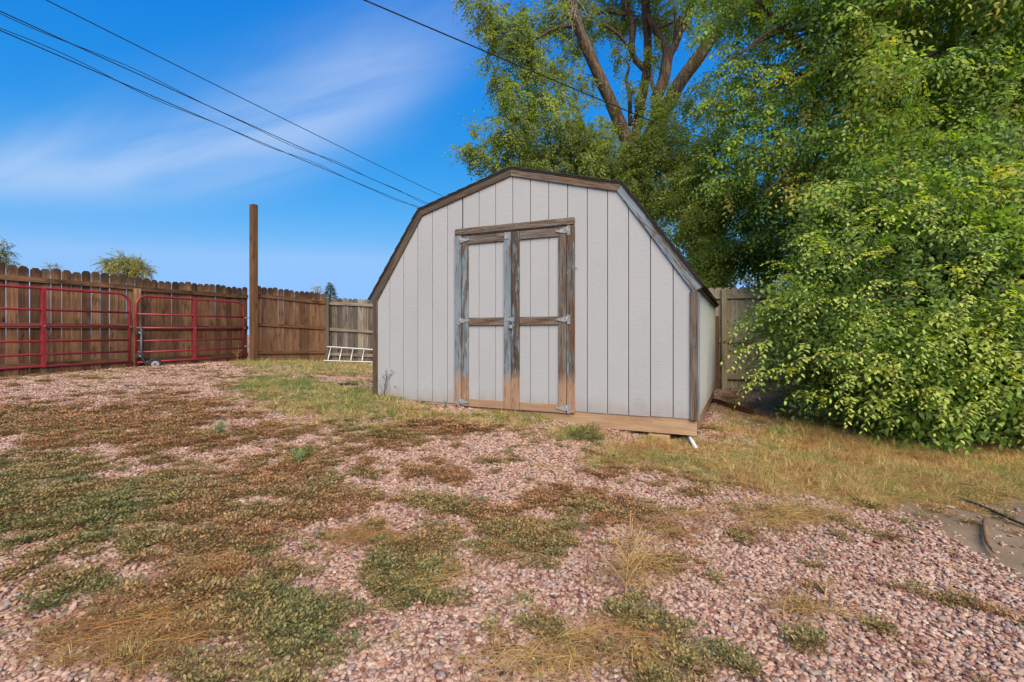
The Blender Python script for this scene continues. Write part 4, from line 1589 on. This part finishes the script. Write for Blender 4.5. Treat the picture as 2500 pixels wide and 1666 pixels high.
for k in range(16):
    x0, y0 = rr.uniform(880, 960), rr.uniform(-60, 120)
    a = rr.uniform(.3, 2.6)
    L = rr.uniform(120, 260)
    limb(elm, [zc6(x0, y0, 9, 11.8), zc6(x0 + L * .5 * math.cos(a) + rr.uniform(-20, 20), y0 + L * .4 * math.sin(a), 7, 11.7), zc6(x0 + L * math.cos(a), y0 + L * .9 * math.sin(a), 4, 11.6)], 'dead_twig', M_DEADTWIG, 5, 0)

V_SPRAY_FAR = variants('far_spray_kinds', [spray_mesh(100 + i, M_LEAF_FAR, .42, 12, .074, .75, .46, 2) for i in range(8)])
V_SPRAY = variants('spray_kinds', [spray_mesh(i, M_LEAF, .46, 14, .070, .55, .48, 2) for i in range(10)])


def clump_sprays(clumps, per, bias, rand, smin, smax, tint, tvar, shell=.55, flat=.75, face=(0, 0, 1.0)):
    """leafy sprays filling rounded clumps: (centre, radius, tone); each spray points out of its clump, bent by bias"""
    Ps, Ds, Ss, Ts = [], [], [], []
    for c, r, t in clumps:
        n = max(3, int(per * r * r))
        d = RNG.normal(size=(n, 3))
        d /= np.linalg.norm(d, axis=1, keepdims=True)
        rad = r * (shell + (1 - shell) * RNG.random(n))
        p = np.array(c) + d * rad[:, None] * np.array([1, 1, flat])
        dd = d * .8 + np.array(bias) + RNG.normal(0, rand, (n, 3))
        Ps.append(p)
        Ds.append(dd)
        Ss.append(RNG.uniform(smin, smax, n))
        Ts.append(np.clip(t + tint + RNG.normal(0, tvar, n), 0, 1))
    P_, D_, S_, T_ = map(np.concatenate, (Ps, Ds, Ss, Ts))
    up = np.tile(face, (len(P_), 1)) + RNG.normal(0, .35, (len(P_), 3))
    return P_, qframe(D_, up), S_, T_


def px_clumps(lst, jit=0.35, sub=6, subr=.5):
    out = []
    for px, py, rp, d, t in lst:
        c = np.array(at(px, py, d))
        R = rp / FPX * d
        for k in range(sub):
            v = RNG.normal(size=3)
            v /= np.linalg.norm(v)
            v *= RNG.random() ** .4 * R * .85
            out.append((c + v * np.array([1, 1.3, 1]), R * subr * RNG.uniform(.7, 1.25), t + RNG.normal(0, .10)))
    return out


ELM = [(1215, 50, 60, 11.6, .35), (1260, 110, 70, 11.4, .35), (1215, 130, 36, 11.3, .3), (1300, 60, 75, 11.8, .3), (1330, 140, 60, 11.6, .4), (1370, 30, 60, 12.6, .3),
       (1450, 40, 60, 12.8, .3), (1500, 10, 70, 13.2, .25), (1530, 50, 40, 13, .35), (1420, 95, 40, 13, .4), (1600, 20, 60, 12.8, .4), (1660, 40, 60, 12.6, .45),
       (1250, 185, 34, 11.4, .4), (1320, 205, 34, 11.6, .45), (1290, 165, 40, 11.6, .35), (1190, 20, 36, 11.4, .4), (1150, -10, 24, 11.4, .4),
       (1240, 240, 34, 11.5, .4), (1290, 250, 55, 11.8, .5), (1350, 240, 50, 12.0, .45), (1260, 300, 70, 11.6, .4), (1320, 320, 80, 11.8, .4), (1390, 300, 70, 12.0, .35),
       (1210, 335, 50, 11.4, .4), (1165, 350, 26, 11.3, .4), (1180, 395, 26, 11.3, .35), (1160, 370, 20, 11.3, .3), (1290, 385, 80, 12, .25), (1370, 385, 80, 12.3, .15),
       (1440, 370, 60, 12.0, .25), (1500, 420, 60, 11.8, .3), (1470, 330, 36, 11.8, .35), (1600, 400, 70, 11.6, .45), (1650, 330, 70, 11.4, .55), (1690, 420, 80, 11.2, .5),
       (1640, 480, 70, 11.2, .45), (1700, 520, 80, 11, .5), (1720, 260, 60, 11, .5), (1600, 300, 36, 11.8, .5), (1750, 580, 60, 10.8, .5), (1660, 570, 60, 11, .45), (1720, 640, 36, 10.6, .5), (1790, 620, 50, 10.6, .5), (1850, 600, 60, 10.4, .5), (1470, 390, 50, 11.4, .4), (1530, 360, 46, 11.3, .4), (1560, 420, 60, 11.2, .4), (1500, 470, 60, 11.2, .35), (1600, 350, 46, 11.2, .5), (1590, 500, 60, 11.1, .45), (1700, 360, 50, 10.6, .9), (1740, 330, 40, 10.6, .9), (1690, 460, 60, 10.6, .9), (1740, 470, 50, 10.6, .9), (1720, 540, 50, 10.6, .85), (1660, 400, 50, 10.8, .9), (1630, 250, 40, 11.2, .5), (1480, 430, 50, 11.3, .3),  # highest tones at lower right brighten shaded clumps, light put into leaf colour
       (1430, 180, 30, 12.4, .4), (1380, 150, 30, 12.2, .4), (1500, 300, 22, 12.4, .4), (1560, 215, 18, 12.2, .45), (1590, 130, 26, 12.3, .45), (1520, 120, 22, 12.6, .4), (1230, 190, 24, 11.3, .4),
       (1400, 250, 34, 12.4, .45), (1350, 420, 60, 12.4, .1), (1430, 430, 60, 12.4, .15), (1560, 450, 60, 12, .35)]
for k in range(60):                            # low foliage behind the far fence
    x_ = RNG.uniform(1690, 2120)
    ELM.append((x_, RNG.uniform(430, 690), RNG.uniform(34, 56), RNG.uniform(9.9, 10.6), RNG.uniform(.6, .95)))
for k in range(26):                            # the crown goes on above and beside the frame
    ELM.append((RNG.uniform(1250, 2000), RNG.uniform(-700, -60), RNG.uniform(60, 120), RNG.uniform(11, 13.5), .4))
cr = scatter('crown', *clump_sprays(px_clumps(ELM, sub=7, subr=.42), 170, (-.25, -.1, -.55), .4, .8, 1.35, 0, .12, face=(-.1, -.5, .7)), V_SPRAY_FAR, None)
cr.parent = elm
cr.location = -elm.location
cr['kind'] = 'stuff'

# the big spreading tree at the right
rt = empty('leafy_elm_tree', (5.2, 7.6, .1))
tag(rt, 'wide leafy elm overhanging the yard at the right', 'tree')
limb(rt, [(2150, 980, 8.2, 80), (2140, 700, 8.2, 70), (2150, 450, 8.1, 60), (2170, 250, 8.0, 50), (2190, 60, 7.9, 42), (2240, -200, 7.8, 30)], 'trunk', seg=14)
limb(rt, [(2145, 400, 8.1, 40), (2260, 240, 7.6, 28), (2350, 120, 7.2, 20), (2480, -20, 6.4, 22)], 'limb', seg=9)
limb(rt, [(2160, 320, 8.0, 30), (2040, 200, 8, 22), (1930, 90, 8, 16), (1850, 0, 8, 10)], 'limb', seg=9)
limb(rt, [(2185, 180, 7.9, 22), (2150, 60, 7.2, 16), (2160, -60, 7.0, 12)], 'limb', seg=9)
rr = random.Random(31)
for k in range(12):
    x0, y0 = rr.uniform(1960, 2480), rr.uniform(20, 480)
    L = rr.uniform(120, 260)
    a = rr.uniform(2.5, 2.9)
    d = .5 + float(np.interp(x0, [1720, 1900, 2200, 2600], [8.8, 7.7, 6.3, 5.7]))
    limb(rt, [(x0, y0, d + .3, 9), (x0 + L * .5 * math.cos(a), y0 + L * .5 * math.sin(a) * .8 - 8, d, 7), (x0 + L * math.cos(a), y0 + L * math.sin(a), d, 3)], 'branch', M_TWIG, 6, .1)
RT = []
for py in range(-140, 640, 62):
    for px in range(1720, 2900, 70):
        x, y = px + RNG.uniform(-30, 30), py + RNG.uniform(-26, 26)
        left = np.interp(y, [-300, 0, 120, 250, 420, 640], [1640, 1700, 1730, 1750, 1810, 1980])
        if x < left:
            continue
        if any((x - hx) ** 2 + ((y - hy) * 1.1) ** 2 < hr ** 2 for hx, hy, hr in ((1765, 130, 42), (1752, 60, 30), (1940, 75, 22), (1900, 265, 26), (1832, 440, 34), (2200, 50, 18), (2430, 200, 20))):
            continue
        d = np.interp(x, [1720, 1900, 2200, 2600], [9.2, 8.2, 6.9, 6.3]) + RNG.uniform(-.6, .6)
        t = .38 + .18 * np.interp(y, [0, 600], [0.2, 0]) + RNG.normal(0, .10) + (.12 if 380 < y < 560 and x > 1950 else 0)
        lf = vnoise(np.array(x / 150.0 + 40), np.array(y / 110.0 + 9), 92) - .5
        RT.append((x, y, RNG.uniform(42, 66), d - lf * .6, t + .06 + lf * .5))
for py in range(-60, 660, 100):  # inner layer: crown's interior shade is put into a darker leaf tone
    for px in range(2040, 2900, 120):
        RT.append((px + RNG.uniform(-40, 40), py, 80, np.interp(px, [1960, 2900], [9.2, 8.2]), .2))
cr = scatter('crown', *clump_sprays(px_clumps(RT, sub=6, subr=.55), 100, (-.45, -.25, -.35), .35, .75, 1.5, 0, .14, face=(-.25, -.6, .6)), V_SPRAY, None)
cr.parent = rt
cr.location = -rt.location
cr['kind'] = 'stuff'

# the shrub in front of it, sweeping to the ground
sh = empty('elm_shrub', (4.4, 5.4, .1))
tag(sh, 'dense bright green shrub sweeping down to the dry grass', 'shrub')
rr = random.Random(12)
for k in range(9):
    a = rr.uniform(-2.9, -.2)
    L = rr.uniform(.5, .9)
    b = Vector((rr.uniform(-.25, .25), rr.uniform(-.2, .3), 0))
    pts = [(b, .022), (b + Vector((math.cos(a) * L * .35, math.sin(a) * L * .3, .9)), .017), (b + Vector((math.cos(a) * L * .8, math.sin(a) * L * .5, 1.4)), .010), (b + Vector((math.cos(a) * L * 1.2, math.sin(a) * L * .75, 1.45)), .005)]
    P_, R_ = spline(pts, 5)
    tube('stem', P_, R_, M_TWIG, sh, 7)
SB_ = []
# surface of the shrub in the picture and its depth
for py in range(470, 1040, 46):
    lo = np.interp(py, [470, 560, 640, 720, 800, 870, 930, 1000, 1060], [2070, 2000, 2020, 1975, 1912, 1898, 1945, 2035, 2145])
    for px in range(int(lo) + 20, 2960, 58):
        x, y = px + RNG.uniform(-26, 26), py + RNG.uniform(-22, 22)
        gl = np.interp(x, [1790, 1900, 2000, 2130, 2300, 2500, 2900], [930, 985, 1015, 1050, 1035, 1020, 1060])
        if y > gl - 18:
            continue
        d = np.interp(x, [1790, 1950, 2150, 2400, 2900], [6.5, 5.7, 5.1, 4.75, 4.6]) + np.interp(y, [470, 700, 850, 1050], [.9, .35, 0, .05]) + RNG.uniform(-.28, .28)
        lf = vnoise(np.array(x / 130.0), np.array(y / 95.0), 91) - .5
        if lf < -.30 and y > 560:
            continue
        SB_.append((x, y, RNG.uniform(38, 64), d - lf * .55, .31 + lf * .80 + RNG.normal(0, .10)))
for py in range(520, 980, 80):                  # deeper layer, leaf tone darkened to stand for shade inside the shrub
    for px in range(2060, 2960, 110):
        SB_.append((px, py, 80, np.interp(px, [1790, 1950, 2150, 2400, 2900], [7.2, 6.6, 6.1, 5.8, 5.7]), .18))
cr = scatter('crown', *clump_sprays(px_clumps(SB_, sub=5, subr=.6), 112, (-.42, -.50, -.12), .35, .8, 1.3, 0, .14, face=(-.25, -.7, .6)), V_SPRAY, None)
cr.parent = sh
cr.location = -sh.location
cr['kind'] = 'stuff'
# long arching shoots of pale new growth, each its own piece
new_meshes = [spray_mesh(300 + i, M_LEAF_NEW, .46, 17, .062, .55, .47, 1) for i in range(5)]
shoots = [(2000, 610, 5.5), (2060, 590, 5.4), (2120, 570, 5.3), (1960, 640, 5.6), (2170, 545, 5.2), (2250, 520, 5.1), (2280, 500, 5.1), (2150, 620, 5.1), (2200, 680, 5.0), (2180, 730, 5.0),
          (2020, 680, 5.4), (2090, 640, 5.3), (2050, 740, 5.2), (1850, 780, 5.9), (1880, 750, 5.8), (1930, 760, 5.6), (1960, 900, 5.3), (2010, 860, 5.2), (2080, 860, 5.0), (2130, 830, 5.0),
          (2060, 930, 4.9), (2150, 900, 4.8), (2220, 880, 4.8), (2300, 840, 4.7), (2360, 800, 4.6), (2400, 790, 4.6), (2440, 820, 4.5), (2340, 870, 4.6), (2380, 900, 4.5), (2470, 930, 4.4),
          (2250, 960, 4.7), (2120, 970, 4.8), (2190, 990, 4.7), (2330, 960, 4.5), (2420, 970, 4.4), (2480, 880, 4.4), (2290, 920, 4.6), (1990, 960, 5.0), (1870, 850, 5.7), (1900, 930, 5.4),
          (2350, 700, 4.8), (2420, 650, 4.8), (2480, 620, 4.7), (2300, 760, 4.8), (2240, 790, 4.9), (2100, 780, 5.1), (2480, 740, 4.6), (2220, 440, 5.6), (2100, 470, 6.0), (2380, 560, 5.0)]
rr = random.Random(5)
for i, (px, py, d) in enumerate(shoots):
    for j in range(3):
        p = at(px + rr.uniform(-45, 45), py + rr.uniform(-28, 28), d - rr.uniform(.2, .34)) - sh.location
        dirv = Vector((-.75 + rr.uniform(-.4, .5), -.55 + rr.uniform(-.25, .25), rr.uniform(-.25, .35)))
        q = dirv.normalized().to_track_quat('X', 'Z')
        o = obj('leafy_shoot', new_meshes[rr.randrange(5)], sh, p)
        o.rotation_mode = 'QUATERNION'
        o.rotation_quaternion = q
        s = rr.uniform(.65, 1.1)
        o.scale = (s, s, s)


# distant tree tops over the fence
def far_tree(name, lab, cat, px, base, d, clumps, var, per, mat=M_TWIG, s=(.8, 1.3), bias=(0, 0, .1)):
    root = empty(name, (*at(px, 0, d).xy, .2))
    tag(root, lab, cat)
    top = min(c[1] for c in clumps)
    P_, R_ = spline([(Vector((0, 0, 0)), .12 * d / 22), (Vector((.1, 0, (at(px, base, d).z) * .6)), .09 * d / 22), (at(px, top + 8, d) - root.location, .02)], 5)
    tube('trunk', P_, R_, mat, root, 8)
    for cx, cyy, rp, t in clumps:
        P_, R_ = spline([(at(px, base, d) - root.location, .05 * d / 22), (at((px + cx) / 2, (base + cyy) / 2 + 4, d) - root.location, .03 * d / 22), (at(cx, cyy, d) - root.location, .012 * d / 22)], 4)
        tube('branch', P_, R_, mat, root, 5)
    cl_ = px_clumps([(cx, cyy, rp, d, t) for cx, cyy, rp, t in clumps], sub=4, subr=.55)
    cr = scatter('crown', *clump_sprays(cl_, per, bias, .3, s[0], s[1], 0, .15, .3, .6), var, None)
    cr.parent = root
    cr.location = -root.location
    cr['kind'] = 'stuff'


V_LOC = variants('locust_spray_kinds', [spray_mesh(200 + i, M_LOCUST, .45, 15, .085, .5, .42, 1) for i in range(4)])
far_tree('locust_tree', 'yellow-green tree top with flat spreading crown showing over the fence', 'tree', 310, 690, 22,
         [(275, 652, 17, .5), (300, 640, 16, .6), (330, 648, 18, .5), (350, 662, 14, .6), (262, 660, 12, .6), (310, 660, 18, .4), (340, 672, 12, .7), (290, 668, 14, .5)], V_LOC, 420)
far_tree('distant_tree', 'dark olive tree cut by the left edge above the fence', 'tree', -10, 690, 20,
         [(5, 610, 12, .1), (0, 632, 14, .0), (12, 645, 9, .1), (-30, 620, 26, .1), (-40, 650, 26, .1)], V_LOC, 420)
far_tree('small_tree_top', 'tiny sparse tree top just peeping over the pickets', 'tree', 130, 700, 24, [(124, 655, 6, .3), (138, 654, 6, .3)], V_LOC, 400, s=(.5, .8))
far_tree('bare_tree', 'thin reddish half-bare tree top beside the conifer', 'tree', 776, 740, 36, [(770, 708, 7, .9), (782, 712, 8, .9), (776, 703, 5, .9)], V_LOC, 3, s=(.6, .9))
# the conifer
V_CON = variants('needle_spray_kinds', [spray_mesh(400 + i, M_CONIFER, .6, 26, .11, .3, .22, 2) for i in range(4)])
con = empty('spruce_tree', (*at(806, 0, 40).xy, .2))
tag(con, 'small dark pointed conifer showing above the fence corner', 'tree')
tip = at(807, 692, 40) - con.location
tube('trunk', [(0, 0, 0), (0, 0, tip.z * .5), tip], [.2, .12, .02], M_BARK, con, 8)
m = 2200
tt = RNG.random(m) ** .8
zz_ = tip.z * (1 - tt * .8)
rad = tt * 1.55 * RNG.uniform(.55, 1.0, m)
an = RNG.uniform(0, 6.283, m)
P_ = np.c_[rad * np.cos(an), rad * np.sin(an), zz_] + np.array(con.location)
D_ = np.c_[np.cos(an), np.sin(an), np.full(m, .25)] + RNG.normal(0, .2, (m, 3))
cr = scatter('crown', P_, qframe(D_, np.tile([0, 0, 1.0], (m, 1))), RNG.uniform(.3, .6, m), RNG.random(m), V_CON)
cr.parent = con
cr.location = -con.location
cr['kind'] = 'stuff'

# ------------------------------------------------------------------ small things on the ground
a, b = ground_at(1845, 1018), Vector((2.75, 8.9, .16))
eb = board('edging_board', None, a + Vector((0, 0, .02)), b + Vector((0, 0, .05)), .035, .12, (0, 0, 1), M_FENCE, (.7, .65, .6))
tag(eb, 'dark timber edging board between gravel strip and dry lawn', 'edging')
pts = [ground_at(x * K, y * K) + Vector((0, 0, .02)) for x, y in ((2205, 1152), (2260, 1172), (2310, 1195), (2353, 1214), (2420, 1240), (2520, 1285))]
P_, R_ = spline([(p, .008) for p in pts], 5)
tag(tube('black_pipe', P_, R_, M_HOSE, None, 8), 'thin dark irrigation pipe lying across the soil at the right edge', 'pipe')
pts = [ground_at(x * K, y * K) + Vector((0, 0, .03)) for x, y in ((2262, 1208), (2266, 1240), (2270, 1260), (2285, 1285))]
P_, R_ = spline([(pts[0], .011), (pts[1], .013), (pts[2], .011), (pts[3], .006)], 4)
tag(tube('broken_stick', P_, R_, M_STICK, None, 8, .1), 'thick broken brown stick on the bare soil patch', 'stick')


def stick(pxs, r, lab, mat=M_STICK):
    pts = [ground_at(x * K, y * K) + Vector((0, 0, r + .012 + .01 * random.random())) for x, y in pxs]
    P_, R_ = spline([(p, r * (1 - .5 * i / len(pts))) for i, p in enumerate(pts)], 4)
    tag(tube('twig', P_, R_, mat, None, 6, .1), lab, 'twig', 'twigs lying about the yard')


stick([(648, 928), (668, 926), (688, 924)], .014, 'short dark twig lying among green grass left of the shed')
stick([(560, 852), (580, 857), (592, 862)], .011, 'thin forked dead twig on gravel near the tall post')
stick([(2062, 1239), (2085, 1246), (2105, 1253)], .007, 'thin dark twig on gravel at the edge of the dirt patch')
stick([(780, 890), (800, 888), (822, 889)], .02, 'dark dead branch on gravel near the ladder', M_DARK)

# the tall dead weed standing in the foreground gravel
wr = random.Random(21)


def dead_weed(px, py, h, n, lab, mat, spread=.5, name='dead_weed'):
    base = ground_at(px * K, py * K)
    w = empty(name, base)
    tag(w, lab, 'weed')
    P_, R_ = spline([(Vector((0, 0, -.01)), .0055), (Vector((.006, 0, h * .3)), .0045), (Vector((.02, .01, h * .65)), .003), (Vector((.03, .0, h)), .0012)], 5)
    tube('stem', P_, R_, mat, w, 6)
    for k in range(n):
        t = wr.uniform(.08, .8)
        o_ = Vector((.03 * t, 0, h * t))
        a = wr.uniform(0, 6.28)
        L = h * wr.uniform(.25, .6) * (1 - .4 * t)
        e = wr.uniform(.5, 1.2)
        d = Vector((math.cos(a) * spread, math.sin(a) * spread, e)).normalized()
        P_, R_ = spline([(o_, .0024), (o_ + d * L * .5, .0018), (o_ + d * L + Vector((0, 0, -.02 * L)), .0008)], 4)
        tube('side_stem', P_, R_, mat, w, 5)
    return w


M_STRAWSTEM = mat_fence('straw_stem', (0.36, 0.20, 0.08), (0.46, 0.29, 0.12), (0.56, 0.38, 0.18), (0.25, 0.13, 0.05))
dead_weed(1437, 1375, .34, 26, 'tall dead straw-coloured weed standing in the foreground gravel', M_STRAWSTEM, .55)
dead_weed(1895, 1580 - 210, .10, 14, 'small dead branching weed on open gravel at lower right', M_STRAWSTEM, 1.3)
dead_weed(545, 832, .40, 10, 'dry weed stalks at the fence foot by the tall post', M_STRAWSTEM, .9)
dead_weed(725, 1245, .10, 6, 'grey dead weed stalk in the weed mat left of centre', M_DEADTWIG, .8)
# weed growing against the shed's left corner
M_WEEDLEAF = mat_simple('dull_weed_leaf', (.075, .085, .045), .7)
wd = dead_weed(883, 915, .34, 7, 'thin dark weed growing against the shed at its left corner', M_TWIG, .6, 'tall_weed')
for k in range(16):
    lm = LeafMesh()
    d = Vector((wr.uniform(-1, 1), wr.uniform(-1, .2), wr.uniform(-.3, .7)))
    lm.leaf(Vector((0, 0, 0)), d, Vector((.2, .1, 1)), .06, .014, .5)
    obj('leaf', lm.build('leaf', [M_WEEDLEAF]), wd, (wr.uniform(-.10, .12), wr.uniform(-.06, .03), wr.uniform(.1, .34)))


# green broadleaf weeds and clumps
def green_weed(px, py, h, lab, n=20, col=(.11, .175, .06)):
    base = ground_at(px * K, py * K)
    w = empty('green_weed', base)
    tag(w, lab, 'weed', 'green weeds in the gravel')
    mt = mat_simple('weed_green', col, .6)
    for k in range(n):
        a = wr.uniform(0, 6.28)
        sp = wr.uniform(.1, .6)
        L = h * wr.uniform(.6, 1.1)
        d = Vector((math.cos(a) * sp, math.sin(a) * sp, 1)).normalized()
        lm = LeafMesh()
        for j in range(7):
            t = (j + 1) / 7
            lm.leaf(d * L * t, d + Vector((wr.uniform(-1, 1), wr.uniform(-1, 1), .3)), Vector((wr.uniform(-.5, .5), -.3, 1)), h * .24, h * .045, .5)
        lm.blade([d * L * q for q in (0, .3, .6, 1)], .003, .5, Vector((-d.y, d.x, 0)).normalized())
        obj('shoot', lm.build('shoot', [mt]), w)


green_weed(684, 1072, .14, 'bright green upright weed in the mat left of the shed doors', 14, (.14, .22, .06))
green_weed(508, 1000, .12, 'dark green bushy weed in the gravel below the fence corner', 16)
green_weed(1105, 1160, .07, 'grey-green low weed in gravel below the shed doors', 10, (.17, .21, .13))
green_weed(1350, 1015, .06, 'dark green low weed in front of the shed base', 18)
green_weed(1025, 940, .09, 'small dark weed against the shed beside the doors', 12)

# fallen leaves
lab_leaf = [(515, 1252, .05, 'large pale tan fallen leaf on the weed mat, lower left'), (568, 1328, .045, 'rust-red fallen leaf on the weed mat, lower left of centre'),
            (225, 1545, .05, 'red-brown fallen leaf among dry stems near the bottom edge'), (290, 1305, .04, 'brown fallen leaf in the weeds at lower left'),
            (45, 1425, .045, 'orange fallen leaf on gravel at the left edge'), (2110, 1215, .04, 'orange fallen leaf where dry grass meets gravel at right'),
            (2165, 1228, .035, 'small tan fallen leaf beside the bare soil patch'), (1590, 1585, .05, 'pale tan leaf on gravel at the bottom edge'),
            (1215, 1352, .03, 'small red fallen leaf on gravel in the centre foreground'), (770, 1075, .04, 'orange fallen leaf behind the upright green weed')]
for px, py, s, lab in lab_leaf:
    lm = LeafMesh()
    a = wr.uniform(0, 6.28)
    lm.leaf(Vector((0, 0, 0)), Vector((math.cos(a), math.sin(a), .1)), Vector((.2, -.2, 1)), s * .8, s * .40, .5, .3, .1, .5)
    py = min(py, 1560)
    o = obj('fallen_leaf', lm.build('fallen_leaf', [M_DEADLEAF]), None, ground_at(px * K, py * K) + Vector((0, 0, .03)))
    tag(o, lab, 'leaf', 'fallen leaves')
